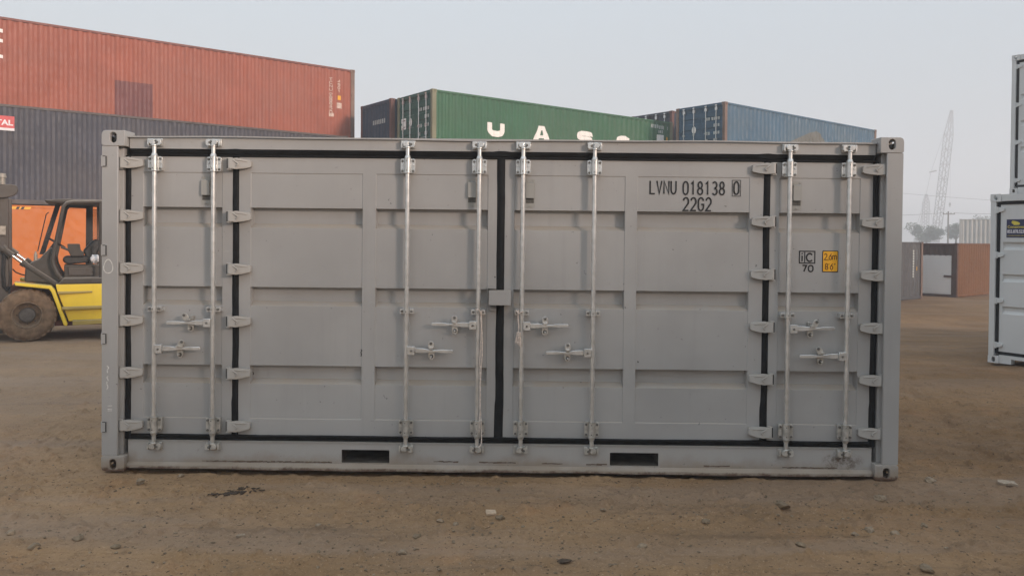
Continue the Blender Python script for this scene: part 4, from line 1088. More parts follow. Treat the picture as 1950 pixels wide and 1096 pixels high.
# blue stack and its neighbour
blue = box_container('pale blue container with a tan patch on its long side, on top of its stack', P_BLUE, A_BLUE, Z_BLUE + 2 * hst, 12.192, 2.591, 'blue', 'blue', 'post_grey', 'doors', 'blue_door')
zb = Z_BLUE + 2 * hst
side_text(blue, 'repair_patch', 'tan', [quad([(4.75, 0.9), (7.95, 0.9), (7.72, 6.05 - zb), (7.02, 6.60 - zb), (6.72, 6.64 - zb), (6.2, 6.53 - zb), (4.75, 6.05 - zb)])], 0.006)
door_marks(blue, False, 'pale_mark')
P_SLATE = (7.06, 35.05)
slate = box_container('dark rusty container between the green and the pale blue container', P_SLATE, A_BLUE, Z_BLUE + 2 * hst, 12.192, HN, 'slate', 'post_brown', 'post_brown', 'doors', 'slate')
# containers carrying them (out of sight behind the grey container, so plain copies)
def carry(src, p, ang, z, label):
    c_ = copy_tree(src); c_.location = (p[0], p[1], z); c_.rotation_euler = (0, 0, ang)
    c_['label'] = label
    return c_
carry(teal, P_GREEN, A_GREEN, Z_GREEN, 'dark blue container at the bottom of the stack under the green container')
carry(teal, P_GREEN, A_GREEN, Z_GREEN + hst, 'dark blue container directly under the green container')
carry(teal, P_TEAL, A_GREEN, Z_GREEN, 'dark blue container at the bottom of the stack left of the green container')
carry(teal, P_TEAL, A_GREEN, Z_GREEN + hst, 'dark blue container in the middle of the stack left of the green one')
carry(teal, P_BLUE, A_BLUE, Z_BLUE, 'dark blue container at the bottom of the stack under the pale blue container')
carry(teal, P_BLUE, A_BLUE, Z_BLUE + hst, 'dark blue container directly under the pale blue container')
carry(teal, P_SLATE, A_BLUE, Z_BLUE, 'dark blue container at the bottom of the stack behind the pale blue one')
carry(teal, P_SLATE, A_BLUE, Z_BLUE + hst, 'dark blue container in the middle of the stack behind the pale blue one')

# far right: charcoal container, brown container with roll-up door, white container
pc = (18.80, 36.0)
char = box_container('charcoal container at ground level left of the roll-up door', rot2(pc, A_BLUE, -6.058, 0), A_BLUE, -0.84, 6.058, 2.591, 'charcoal', 'charcoal', 'post_grey', 'plain')
side_text(char, 'container_number', 'pale_mark', [lambda m_, p_: [blurbars(m_, p_, 5.10, 2.14 - k * 0.115, 1, 0.085, 0.10, 0) for k in range(11)]], 0.006)
side_text(char, 'size_code', 'pale_mark', [lambda m_, p_: [blurbars(m_, p_, 5.46, 2.14 - k * 0.115, 1, 0.085, 0.09, 0) for k in range(4)]], 0.006)
side_text(char, 'yellow_sticker', 'yellow_mark', [quad([(5.45, 1.30), (5.58, 1.30), (5.58, 1.48), (5.45, 1.48)])], 0.006)
brn = box_container('rust brown container with white roll-up door in its end', (21.2, 37.5), A_BLUE, -0.90, 6.058, 2.591, 'rustbrown', 'rustbrown', 'rustdark', 'none', 'rustdark')
mb = corr_wall(0.131, 2.307, 2.00, 2.466, 0.03, 0.25); mb.v = [(b, 2.438 - a, c_) for a, b, c_ in mb.v]; mb.build('end_wall', 'rustdark', brn, smooth=20)
for ya, yb in ((0.131, 0.26), (2.20, 2.307)):
    mb = MB(); mb.box(0.02, 0.09, ya, yb, 0.141, 1.999); mb.build('door_frame', 'rustdark', brn)
mb = MB(); zs = np.arange(0.141, 1.995, 0.078)
for a in zs: mb.prism([(0.040, a), (0.052, a + 0.02), (0.040, a + 0.0775), (0.07, a + 0.0775), (0.07, a)], 0.262, 2.198, 'y') if False else mb.box(0.040 + 0.012 * (int(a / 0.078) % 2), 0.07, 0.262, 2.198, a, a + 0.0775)
rd = mb.build('rollup_door', 'rollup', brn, smooth=0)
mb = MB(); mb.box(0.0, 0.039, 0.25, 0.60, 0.96, 1.06); mb.build('door_latch', 'rustdark', rd)
fw1 = box_container('distant white ribbed container seen over the roof of the brown container', (32.34, 57.0), R(-32), 0.50, 6.058, HN, 'offwhite', 'offwhite', 'offwhite', 'plain')

# white stacks at the right edge
def white_end(label, p, ang, z, L, H, sign=False):
    root = empty('shipping_container', (p[0], p[1], z), (0, 0, ang)); tag(root, label, 'container', 'white containers at the right edge')
    W = 2.438
    # door end lies on local x axis (y=0), body runs to +y
    for x, s in ((0, 1), (W, -1)):
        for y0, y1 in ((0.003, 0.15), (L - 0.15, L - 0.003)):
            mb = MB(); mb.box(min(x + s * 0.003, x + s * 0.085), max(x + s * 0.003, x + s * 0.085), y0, y1, 0.1185, H - 0.1185); mb.build('corner_post', 'white', root, bevel=0.006)
        for zz in (0, H - 0.118):
            mb = MB(); x0, x1 = min(x, x + s * 0.162), max(x, x + s * 0.162)
            mb.plate(rrect(x0, x1, zz, zz + 0.118, 0.012), [stadium((x0 + x1) / 2, zz + 0.059, 0.052, 0.080)], 0, 0.03)
            mb.box(x0, x1, 0.15, 0.178, zz, zz + 0.118)
            mb.box(x0, x0 + 0.02, 0.0305, 0.1495, zz, zz + 0.118); mb.box(x1 - 0.02, x1, 0.0305, 0.1495, zz, zz + 0.118)
            mb.build('corner_casting', 'white', root, bevel=0.003)
            mb = MB(); mb.box(x0, x1, L - 0.178, L, zz, zz + 0.118); mb.build('corner_casting', 'white', root, bevel=0.003)
    mb = MB(); mb.box(0.163, W - 0.163, 0.012, 0.11, H - 0.113, H - 0.006); mb.build('header', 'white', root, bevel=0.004)
    mb = MB()
    mb.plate([(0.163, 0.01), (0.34, 0.01), (0.34, 0.085), (0.70, 0.085), (0.70, 0.01), (W - 0.70, 0.01), (W - 0.70, 0.085), (W - 0.34, 0.085), (W - 0.34, 0.01), (W - 0.163, 0.01), (W - 0.163, 0.135), (0.163, 0.135)], [], 0.012, 0.11)
    mb.build('sill', 'white', root)
    mb = MB(); mb.box(0.02, W - 0.02, 0.1105, L - 0.01, H - 0.05, H - 0.02); mb.box(0.02, W - 0.02, 0.1105, L - 0.01, 0.09, 0.14)
    mb.box(0.03, W - 0.03, L - 0.06, L - 0.03, 0.1405, H - 0.0505); mb.build('body_shell', 'white', root)
    for fl in (0, 1):
        mb = corr_wall(0.151, L - 0.151, 0.141, H - 0.051, 0.012)
        mb.v = [((b if not fl else W - b), a, c_) for a, b, c_ in mb.v]; mb.build('side_wall', 'white', root, smooth=20)
    for k in (0, 1):
        x0, x1 = (0.135, W / 2 - 0.018) if k == 0 else (W / 2 + 0.018, W - 0.135)
        secs = [(x0 + 0.045, x1 - 0.10)]
        zt0 = H - 0.165; zb0 = 0.185
        bnd = [(H * f + 0.045, H * f - 0.075) for f in (0.700, 0.512, 0.322)]
        def bd(z_):
            for zt, zl in bnd:
                if zl <= z_ <= zt: return min(1.0, (zt - z_) / 0.03, (z_ - zl) / 0.05)
            return 0.0
        X = sorted({x0, x1, secs[0][0] - .006, secs[0][0] + .006, secs[0][1] - .006, secs[0][1] + .006})
        Zs = sorted({zt0, zb0} | {q for zt, zl in bnd for q in (zt, zt - .03, zl + .05, zl)})
        n = len(X); mb = MB()
        mb.add([(x_, 0.045 + 0.034 * bd(z_) * (secs[0][0] <= x_ <= secs[0][1]), z_) for z_ in Zs for x_ in X], [(j * n + i, j * n + i + 1, (j + 1) * n + i + 1, (j + 1) * n + i) for j in range(len(Zs) - 1) for i in range(n - 1)])
        mb.box(x0, x1, 0.085, 0.10, zb0, zt0)
        dr = mb.build('door', 'white', root, smooth=20)
        xo = 0.0855 if k == 0 else W - 0.0855; s = 1 if k == 0 else -1
        for zz in (H - 0.245, H * 0.64, H * 0.37, 0.28):
            mb = MB(); mb.cyl((xo + s * 0.01, 0.02, zz - 0.05), (xo + s * 0.01, 0.02, zz + 0.05), 0.018, n=10)
            mb.prism([(xo + s * a, zz + b) for a, b in ((0.01, 0.045), (0.07, 0.04), (0.115, 0.02), (0.115, -0.015), (0.07, -0.03), (0.01, -0.04))], 0.018, 0.044)
            mb.build('hinge', 'white', dr, bevel=0.004)
        if x0 > 1: xr = (x0 + 0.25, x1 - 0.35)
        else: xr = (x0 + 0.62, x1 - 0.22)
        for xb_ in xr:
            mb = MB(); mb.cyl((xb_, 0.012, 0.08), (xb_, 0.012, H - 0.07), 0.017, n=10)
            for zz in (0.25, 1.2, H - 0.28): mb.box(xb_ - 0.05, xb_ + 0.05, 0.006, 0.044, zz - 0.03, zz + 0.03)
            mb.build('locking_bar', 'galv', dr)
    mb = MB()
    for a, b in ((0.086, 0.1345), (W / 2 - 0.0175, W / 2 + 0.0175), (W - 0.1345, W - 0.086)): mb.box(a, b, 0.036, 0.08, 0.15, H - 0.12)
    mb.box(0.1346, W / 2 - 0.0176, 0.036, 0.08, 0.137, 0.184); mb.box(W / 2 + 0.0176, W - 0.1346, 0.036, 0.08, 0.137, 0.184)
    mb.box(0.1346, W / 2 - 0.0176, 0.036, 0.08, H - 0.164, H - 0.1135); mb.box(W / 2 + 0.0176, W - 0.1346, 0.036, 0.08, H - 0.164, H - 0.1135)
    mb.build('gasket', 'rubber', root)
    if sign:
        x0, x1, z0, z1 = sign
        mb = MB(); mb.box(x0, x1, 0.0415, 0.0435, z0, z1); sg_ = mb.build('sign', 'sign_blue', root, smooth=0)
        hh = z1 - z0; ww = x1 - x0
        pt = lambda a, b, d: (a, 0.0405 - d, b)
        mb = MB(); bear = [(0.26, 0.80), (0.24, 0.86), (0.30, 0.93), (0.36, 0.92), (0.52, 0.88), (0.64, 0.82), (0.67, 0.75), (0.62, 0.70), (0.48, 0.69), (0.36, 0.69), (0.33, 0.75), (0.29, 0.76)]
        mb.add([pt(x0 + a * ww, z0 + b * hh, 0) for a, b in bear], [tuple(range(len(bear)))])
        mb.build('sign_emblem', 'sign_yellow', sg_, smooth=0)
        mb = MB(); fit_text(mb, 'Conexwest', x0 + 0.05 * ww, x0 + 0.95 * ww, z0 + 0.52 * hh, z0 + 0.67 * hh, pt, 0.02)
        fit_text(mb, 'conexwest.com', x0 + 0.05 * ww, x0 + 0.95 * ww, z0 + 0.085 * hh, z0 + 0.145 * hh, pt, 0.0); mb.build('sign_name', 'sign_yellow', sg_, smooth=0)
        mb = MB(); fit_text(mb, '855.878.5233', x0 + 0.04 * ww, x0 + 0.95 * ww, z0 + 0.24 * hh, z0 + 0.43 * hh, pt, 0.03); mb.build('sign_number', 'sign_white', sg_, smooth=0)
    return root
A_W = R(-60)
white_end('white container standing on the ground with a dark blue sign on its door', (7.365, 12.15), A_W, -0.066, 6.058, 2.591, sign=(0.225, 0.515, 1.925, 2.200))
white_end('white tall container hidden behind the one with the blue sign', (10.46, 16.6), A_W, -0.10, 6.058, HN)
white_end('white container stacked on top, high at the right edge against the sky', (10.46, 16.6), A_W, -0.10 + HN + 0.002, 6.058, HN)
# unseen stack added behind the camera to shade the lower part of the grey container
A_S = A_BLUE
P_SH = (10.1, -9.1)
for k_, (src_, lb_) in enumerate(((teal, 'unseen dark blue container added to cast shade, lower of two'), (red, 'unseen red container added to cast shade, upper of two'))):
    carry(src_, P_SH, A_S, k_ * 2.593, lb_)

# ------------------------------------------------------------------ forklift (faces left)
FX, FY = -8.095, 13.2
TH = R(29.0)
FX, FY = -8.095, 13.2
fl = empty('forklift', (FX, FY, 0.0), (0, 0, TH))
tag(fl, 'yellow forklift with dusty wheels and open black cab beside the grey container', 'forklift')
ex_, ey_ = Vector((math.cos(TH), math.sin(TH), 0)), Vector((-math.sin(TH), math.cos(TH), 0))
def q(px, py, y=0.0):
    '''survey point of the photograph -> (along, height) on the forklift plane at depth y'''
    v = fw + r1 * ((px - 975) / 1500) + u1 * ((478 - py) / 1500)
    o = Vector((0, 0, CAM_H)) - Vector((FX, FY, 0))
    k = (y - o.dot(ey_)) / v.dot(ey_)
    w_ = o + v * k
    return (w_.dot(ex_), w_.z)
def qs(y, *pts): return [q(a, b, y) for a, b in pts]
def tb(mb, y, pts, r, n=8): mb.tube([(q(a, b, y)[0], y, q(a, b, y)[1]) for a, b in pts], r, n)
def wheel(cx, cz, rad, wdt, y0, sgn):
    """sgn=+1 outer face towards -y"""
    k = rad / 0.453
    prof_ = [(0.245, 0.02), (0.25, 0.0), (0.30, -0.005), (0.37, 0.0), (0.41, 0.015), (0.445, 0.05), (0.448, 0.15), (0.448, wdt - 0.15 + 0.1), (0.445, wdt - 0.05), (0.41, wdt - 0.015), (0.30, wdt), (0.245, wdt - 0.02)]
    mb = MB(); mb.lathe([(r * k, y0 + sgn * y) for r, y in prof_], (cx, 0, cz), 64)
    nl = 26
    for i in range(nl):
        for side in (0, 1):
            th = 2 * math.pi * (i + 0.5 * side) / nl; dth = 2 * math.pi / nl * 0.30
            ya, yb = (0.028, wdt * 0.48) if side == 0 else (wdt * 0.52, wdt - 0.028)
            vs = []
            for y_, r_ in ((ya, 0.452), (yb, 0.468)):
                for t_ in (th - dth, th + dth):
                    for rr in (0.415, r_):
                        vs.append((cx + rr * k * math.cos(t_), y0 + sgn * y_, cz + rr * k * math.sin(t_)))
            mb.add(vs, [(0, 1, 3, 2), (4, 6, 7, 5), (0, 4, 5, 1), (2, 3, 7, 6), (1, 5, 7, 3), (0, 2, 6, 4)])
    wo = mb.build('wheel', 'tyre', fl, smooth=40)
    mb = MB(); mb.lathe([(r * k, y0 + sgn * y) for r, y in ((0.246, 0.012), (0.225, 0.004), (0.212, 0.03), (0.195, 0.10), (0.14, 0.135), (0.02, 0.14))], (cx, 0, cz), 48)
    mb.build('rim', 'rim', wo, smooth=50)
    mb = MB(); mb.lathe([(r * k, y0 + sgn * y) for r, y in ((0.130, 0.138), (0.130, 0.055), (0.118, 0.038), (0.06, 0.030), (0.0005, 0.030))], (cx, 0, cz), 32)
    for i in range(8):
        t_ = 2 * math.pi * i / 8
        mb.cyl((cx + 0.165 * k * math.cos(t_), y0 + sgn * 0.115, cz + 0.165 * k * math.sin(t_)), (cx + 0.165 * k * math.cos(t_), y0 + sgn * 0.14, cz + 0.165 * k * math.sin(t_)), 0.013, n=6)
    mb.build('hub', 'hub', wo, smooth=40)
WX, RW = q(51.6, 600.5)
RW = gz(FX, FY) * 0 + 0.447
wheel(WX, RW, RW / 1.033, 0.30, 0.0, 1); wheel(WX, RW, RW / 1.033, 0.30, 1.75, -1)
wheel(WX + 2.3, 0.36, 0.36 / 1.033, 0.25, 0.12, 1); wheel(WX + 2.3, 0.36, 0.36 / 1.033, 0.25, 1.63, -1)
XR = q(196, 560)[0]                      # plane behind the grey container's edge
fend = qs(0, (27, 537), (97, 543.5), (104, 551), (129, 617), (126, 621), (121, 618), (98, 556), (93.5, 550), (29, 543.5))
for y0, y1 in ((-0.03, 0.34), (1.41, 1.78)):
    mb = MB(); mb.prism(fend, y0, y1); mb.build('fender', 'fl_yellow', fl, bevel=0.012)
zt, zl = q(150, 540.5)[1], q(150, 609)[1]
mb = MB(); mb.prism([(q(106, 540)[0], zt), (2.45, zt), (2.45, zl), q(131, 612), q(108, 552)], 0.03, 1.72); mb.build('body', 'fl_yellow', fl, bevel=0.012)
mb = MB(); mb.prism([(q(110, 540)[0], zt + 0.001), (2.45, zt + 0.001), (2.45, zt + 0.105), (q(121, 527)[0], zt + 0.105)], 0.02, 1.73); mb.build('deck_frame', 'fl_dark', fl, bevel=0.02)
for xa, xb, za, th_, d in ((110, 176, 555, 0.045, 0.06), (118, 0, 584, 0.05, 0.10), (138, 0, 609, 0.085, 0.12)):
    a0, z0 = q(xa, za); a1 = q(xb, za)[0] if xb else 1.9
    mb = MB(); mb.add([(a0, 0.029, z0), (a1, 0.029, z0), (a1, 0.029 - d * (0.35 if xb else 1), z0 - 0.004), (a0, 0.029 - d, z0 - 0.006), (a0, 0.029, z0 - th_), (a1, 0.029, z0 - th_ * 0.7), (a1, 0.029 - d * (0.35 if xb else 1), z0 - th_ * 0.7), (a0, 0.029 - d, z0 - th_)],
                      [(0, 1, 2, 3), (4, 7, 6, 5), (0, 3, 7, 4), (1, 5, 6, 2), (3, 2, 6, 7), (0, 4, 5, 1)])
    mb.build('step', 'fl_step', fl, bevel=0.008)
mb = MB(); mb.box(WX + 0.40, 2.2, 0.10, 1.65, 0.24, 0.335); mb.box(WX - 0.12, WX + 0.12, 0.3, 1.45, 0.30, 0.58); mb.box(WX - 0.25, WX + 0.45, 0.36, 1.39, 0.581, 0.92); mb.build('chassis', 'fl_chassis', fl)
mb = MB(); mb.prism([(2.455, 1.10), (2.75, 1.12), (3.0, 1.0), (3.06, 0.55), (2.95, 0.28), (2.455, 0.28)], 0.05, 1.70); mb.build('counterweight', 'fl_yellow', fl, bevel=0.06)
mb = MB(); mb.prism([(1.65, 1.10), (2.75, 1.13), (2.7, 1.42), (1.65, 1.40)], 0.35, 1.40); mb.build('engine_hood', 'fl_dark', fl, bevel=0.05)
mb = MB(); mb.prism(qs(0.28, (46, 537), (48, 509), (61, 498), (76, 492), (83, 483), (97, 470), (101, 480), (106, 505), (119, 533), (112, 540)), 0.28, 1.47); mb.build('cowl', 'fl_dark', fl, bevel=0.03)
GP = ((197, 384), (140, 384), (128, 386), (121, 393), (118, 406), (111, 440), (103, 478), (100, 492), (102, 505), (109, 520), (121, 536))
mb = MB(); tb(mb, 0.10, GP, 0.031, 10); mb.build('guard_pillar', 'fl_dark', fl)
mb = MB(); mb.tube([(q(a, b, 0.10)[0] + 0.02, 1.62, q(a, b, 0.10)[1]) for a, b in GP], 0.036, 10); mb.build('guard_pillar', 'fl_dark', fl)
for y in (0.10, 1.62):
    x_ = q(191.5, 450, 0.10)[0]; mb = MB(); mb.cyl((x_, y, zt), (x_, y, q(191, 384, 0.10)[1]), 0.026, n=8); mb.build('rear_pillar', 'fl_dark', fl)
zr_ = q(150, 384, 0.10)[1]
mb = MB(); mb.prism([q(84, 382, 0.5), q(120, 380, 0.5), (1.95, zr_ + 0.06), (1.95, zr_ - 0.02), (q(118, 386, 0.5)[0], zr_ - 0.02), q(92, 386, 0.5)], 0.14, 1.58)
mb.build('guard_roof', 'fl_dark', fl, bevel=0.015)
mb = MB(); mb.prism(qs(1.3, (106, 388), (116, 388), (85, 484), (75, 484)), 1.26, 1.34); mb.build('windscreen_post', 'fl_black', fl)
mb = MB(); mb.prism(qs(1.4, (164, 388), (177, 388), (177, 505), (163, 505)), 1.38, 1.46); mb.build('windscreen_post', 'fl_black', fl)
mb = MB(); mb.prism(qs(1.36, (118, 389), (165, 389), (165, 397), (118, 395)), 1.345, 1.375); mb.build('roof_beam', 'fl_black', fl)
mb = MB(); mb.prism(qs(1.42, (177.5, 398), (190, 398), (190, 482), (177.5, 482)), 1.42, 1.425); mb.build('rear_glass', 'glass', fl)
mb = MB(); tb(mb, 0.62, ((93, 404), (88, 408), (84, 425), (77, 455), (72, 478)), 0.009, 6); mb.build('grab_rail', 'fl_black', fl)
mb = MB(); tb(mb, 0.62, ((97, 415), (100, 422), (99, 434), (94, 444), (90, 447)), 0.009, 6); mb.build('grab_rail', 'fl_black', fl)
mb = MB(); c0 = Vector((q(106, 461, 0.88)[0], 0.88, q(106, 461, 0.88)[1])); ax = Vector((0.55, 0, 0.83)).normalized()
uu = Vector((0, 1, 0)); ww = ax.cross(uu)
mb.tube([c0 + (uu * math.cos(t_) + ww * math.sin(t_)) * 0.17 for t_ in np.linspace(0, 2 * math.pi, 25)], 0.016, 8)
for t_ in (0.4, 2.5, 4.6): mb.cyl(c0, c0 + (uu * math.cos(t_) + ww * math.sin(t_)) * 0.17, 0.010, n=6)
mb.cyl(c0, c0 - ax * 0.45, 0.025, n=8); mb.build('steering_wheel', 'fl_black', fl)
mb = MB(); mb.prism(qs(0.45, (122, 505), (198, 505), (198, 528), (122, 528)), 0.45, 1.25); mb.build('seat_base', 'fl_dark', fl, bevel=0.012)
mb = MB(); mb.prism(qs(0.44, (130, 509), (178, 509), (178, 524), (130, 524)), 0.42, 0.4495); mb.build('tool_box', 'fl_mast', fl, bevel=0.008)
mb = MB(); mb.prism(qs(0.52, (119, 492), (124, 488), (165, 487), (172, 491), (172, 500), (128, 503), (120, 498)), 0.52, 1.22); mb.build('seat', 'seat', fl, bevel=0.025)
mb = MB(); mb.prism(qs(0.55, (165, 492), (158, 478), (172, 462), (182, 455), (190, 457), (191, 470), (185, 485), (178, 500)), 0.55, 1.18); mb.build('backrest', 'seat', fl, bevel=0.03)
mb = MB(); mb.prism(qs(0.46, (128, 464), (152, 464), (154, 476), (160, 480), (160, 488), (135, 488), (130, 478), (115, 472), (116, 468), (129, 473)), 0.46, 0.58)
mb.build('armrest_console', 'fl_dark', fl, bevel=0.012)
mb = MB(); x_, z_ = q(68, 486, 0.33); mb.cyl((x_, 0.33, z_ - 0.12), (x_, 0.33, z_ + 0.02), 0.028, n=12); mb.cyl((x_, 0.33, z_ + 0.0205), (x_, 0.33, z_ + 0.07), 0.022, 0.010, n=12); mb.build('filler_cap', 'fl_pale', fl)
# mast
mx0, mx1 = q(-6, 450, 0.42)[0], q(16, 450, 0.42)[0]
mb = MB(); mb.box(mx0, mx1, 0.42, 0.54, 0.12, q(10, 375, 0.42)[1]); mb.box(mx0, mx1, 1.21, 1.33, 0.12, q(10, 375, 0.42)[1])
mb.box(mx0, mx0 + 0.08, 0.541, 1.209, 2.20, 2.32); mb.box(mx0, mx0 + 0.08, 0.541, 1.209, 1.5, 1.58); mb.box(mx0, mx0 + 0.08, 0.541, 1.209, 0.2, 0.3)
ms = mb.build('mast', 'fl_mast', fl, bevel=0.008)
mb = MB(); mb.prism(qs(0.36, (-14, 352), (20, 350.5), (31, 353), (35, 360), (33, 368), (25, 373), (14, 376), (-14, 378)), 0.34, 0.41); mb.build('mast_bracket', 'fl_mast', ms, bevel=0.012)
xx_ = q(4, 345, 0.38)[0]; z5, z3 = q(4, 351, 0.38)[1], q(4, 338, 0.38)[1]
mb = MB(); mb.cyl((xx_, 0.38, z5), (xx_, 0.38, z3), 0.05, n=12); mb.cyl((xx_, 0.38, z3), (xx_, 0.38, z3 + 0.07), 0.07, 0.055, n=12); mb.build('mast_cap', 'fl_pale', ms)
mb = MB(); mb.prism(qs(0.38, (-8, 447), (11, 447), (11, 430), (-8, 430)), 0.36, 0.415); mb.build('mast_clamp', 'fl_pale', ms)
for y, o_ in ((0.30, 0), (1.46, 0)):
    P3 = lambda a, b: (q(a, b, 0.30)[0], y, q(a, b, 0.30)[1])
    mb = MB(); mb.cyl(P3(43, 500), P3(110, 543), 0.050, n=12); mb.cyl(P3(41, 498.5), P3(48, 503), 0.060, n=12); mb.cyl(P3(4, 473), P3(24, 487), 0.055, n=12); mb.cyl(P3(2, 470), P3(8, 476), 0.07, n=12)
    tc = mb.build('tilt_cylinder', 'fl_dark', fl)
    mb = MB(); mb.cyl(P3(23, 486), P3(44, 501), 0.026, n=12); mb.build('piston_rod', 'chrome', tc)
mb = MB(); tb(mb, 0.5, ((24, 512), (30, 518), (40, 522), (48, 524)), 0.012, 6); mb.build('hydraulic_hose', 'fl_black', fl)
mb = MB(); tb(mb, 0.38, ((8, 480), (6, 520), (8, 545), (14, 552), (18, 545)), 0.028, 8); mb.build('hydraulic_hose', 'fl_black', fl)
mb = MB(); xc_ = mx0 - 0.22; mb.box(xc_, xc_ + 0.08, 0.25, 1.5, 0.15, 0.30); mb.box(xc_, xc_ + 0.08, 0.25, 1.5, 0.72, 0.85)
for y in (0.3, 0.8, 1.4): mb.box(xc_, xc_ + 0.08, y, y + 0.06, 0.3005, 0.7195)
mb.box(xc_ + 0.0805, mx0 - 0.001, 0.56, 1.19, 0.2, 0.8); mb.build('carriage', 'fl_mast', fl)
for y in (0.42, 1.18):
    mb = MB(); mb.prism([(xc_ - 0.06, 0.9), (xc_ - 0.001, 0.9), (xc_ - 0.001, 0.06), (xc_ - 1.2, 0.05), (xc_ - 1.2, 0.07), (xc_ - 0.06, 0.11)], y, y + 0.14); mb.build('fork', 'fl_mast', fl)
# white bag tied beside the seat
bm = bmesh.new(); bmesh.ops.create_icosphere(bm, subdivisions=3, radius=0.075)
for v in bm.verts:
    d = v.co.normalized(); v.co *= 1 + 0.18 * math.sin(d.x * 7 + 1) * math.sin(d.z * 6) + 0.10 * math.sin(d.y * 9 + d.x * 5)
    v.co.z *= 1.05
me = bpy.data.meshes.new('plastic_bag'); bm.to_mesh(me); bm.free(); me.polygons.foreach_set('use_smooth', [True] * len(me.polygons)); me.materials.append(M['bag'])
bag = bpy.data.objects.new('plastic_bag', me); C.objects.link(bag); bq = q(181, 493, 0.38); bp = Vector((FX, FY, 0)) + ex_ * bq[0] + ey_ * 0.38
bag.location = (bp.x, bp.y, bq[1])
tag(bag, 'crumpled white plastic bag tied beside the forklift seat', 'bag')

# ------------------------------------------------------------------ far background
def lattice(mb, p0, p1, w0, wm, w1, n, r, rl, side=Vector((0, 1, 0))):
    p0 = Vector(p0); p1 = Vector(p1); d = (p1 - p0).normalized(); a = d.cross(side).normalized(); b = d.cross(a)
    rings = []
    for i in range(n + 1):
        f = i / n
        wd = w0 + (wm - w0) * min(1, f / 0.12) if f < 0.8 else wm + (w1 - wm) * (f - 0.8) / 0.2
        c_ = p0 + (p1 - p0) * f
        rings.append([c_ + a * sx * wd / 2 + b * sy * wd / 2 for sx, sy in ((-1, -1), (1, -1), (1, 1), (-1, 1))])
    for k in range(4): mb.tube([rg[k] for rg in rings], r, 5)
    for i in range(n):
        for k in range(4):
            k2 = (k + 1) % 4
            mb.cyl(rings[i][k], rings[i + 1][k2] if i % 2 == 0 else rings[i + 1][k], rl, n=4, cap=False) if i % 2 == 0 else mb.cyl(rings[i][k2], rings[i + 1][k], rl, n=4, cap=False)
            if i % 3 == 0: mb.cyl(rings[i][k], rings[i][k2], rl, n=4, cap=False)
def crane(label, base, tip, wm, pend, hook, zc=0.0):
    root = empty('lattice_crane', (base[0], base[1], zc)); tag(root, label, 'crane')
    T = Vector((base[0], base[1], zc))
    L_ = lambda p: Vector(p) - T
    mb = MB(); lattice(mb, L_(base), L_(tip), wm * 0.8, wm, wm * 0.25, 26, 0.17, 0.105); mb.build('boom', 'crane', root)
    mb = MB(); b0 = L_(base)
    mb.box(b0.x - 5.5, b0.x + 1.0, -1.6, 1.6, 1.3, 3.6); ho = mb.build('machinery_house', 'crane', root, bevel=0.1)
    for y in (-2.2, 1.4):
        mb = MB(); mb.prism([(b0.x - 5, 0.0), (b0.x + 2.2, 0.0), (b0.x + 2.8, 0.55), (b0.x + 2.2, 1.1), (b0.x - 5, 1.1), (b0.x - 5.6, 0.55)], y, y + 0.8); mb.build('crawler_track', 'crane', root)
    mb = MB()
    for a, b, r in pend: mb.cyl(L_(a), L_(b), r, n=4)
    mb.build('pendant_line', 'crane', root)
    if hook:
        mb = MB(); h0 = L_(hook); mb.cyl(L_(tip), h0, 0.03, n=4); mb.box(h0.x - 0.3, h0.x + 0.3, h0.y - 0.3, h0.y + 0.3, h0.z - 1.3, h0.z); mb.cyl(h0 + Vector((0, 0, -2.0)), h0 + Vector((0, 0, -1.3)), 0.16, n=6)
        mb.build('hook_block', 'crane', root)
    return root
Yc = 200
def at(px, py, Y): # metres: plain perspective of the surveyed sight lines
    dx = (px - 975) / 1500; dz = (478 - py) / 1500
    v = fw + r1 * dx + u1 * dz
    return (v.x * Y / v.y, Y, CAM_H + v.z * Y / v.y)
K = 1.75
def far(x, y, z): return (x * K, y * K, 1.8 + (z - 1.8) * K)
cb, ct = far(107.55, 200, 2.6), far(111.03, 200, 34.9)
crane('tall hazy lattice boom crane rising beyond the brown container', cb, ct, 1.55 * K,
      [(ct, far(106.0, 200, 19.0), 0.06), (far(106.0, 200, 19.0), far(104.9, 200, 13.5), 0.06), (far(105.2, 199, 19.1), far(106.9, 199, 19.5), 0.38), (far(104.9, 200, 13.5), far(103.0, 200, 3.5), 0.08)], far(111.0, 200, 11.5), -0.2)
cb2, ct2 = far(131.0, 250, 3.0), far(131.2, 250, 16.6)
crane('short hazy lattice crane mast left of the tall boom crane', cb2, ct2, 1.5 * K, [(ct2, far(127.5, 250, 3.6), 0.08), (ct2, far(134.6, 250, 3.6), 0.08)], None, -0.2)
# utility pole and lines
px_, py_ = 82.98, 150
root = empty('utility_pole', (px_, py_, -0.3)); tag(root, 'thin wooden utility pole rising beyond the brown container', 'utility pole')
mb = MB(); mb.cyl((0, 0, -0.3), (0, 0, 7.75), 0.17, 0.13, n=8); mb.build('pole', 'pole', root)
mb = MB(); mb.box(-1.15, 1.15, -0.25, -0.14, 7.15, 7.30)
cr = mb.build('crossarm', 'pole', root)
mb = MB()
for a in (-1.0, -0.4, 0.4, 1.0): mb.cyl((a, -0.19, 7.3), (a, -0.19, 7.52), 0.06, n=6)
mb.build('insulator', 'pole', cr)
def wire(label, p0, p1, sag, r=0.035):
    mb = MB(); p0 = Vector(p0); p1 = Vector(p1)
    mb.tube([p0.lerp(p1, f) - Vector((0, 0, sag * 4 * f * (1 - f))) for f in np.linspace(0, 1, 24)], r, 4)
    tag(mb.build('power_line', 'wire', None), label, 'power line')
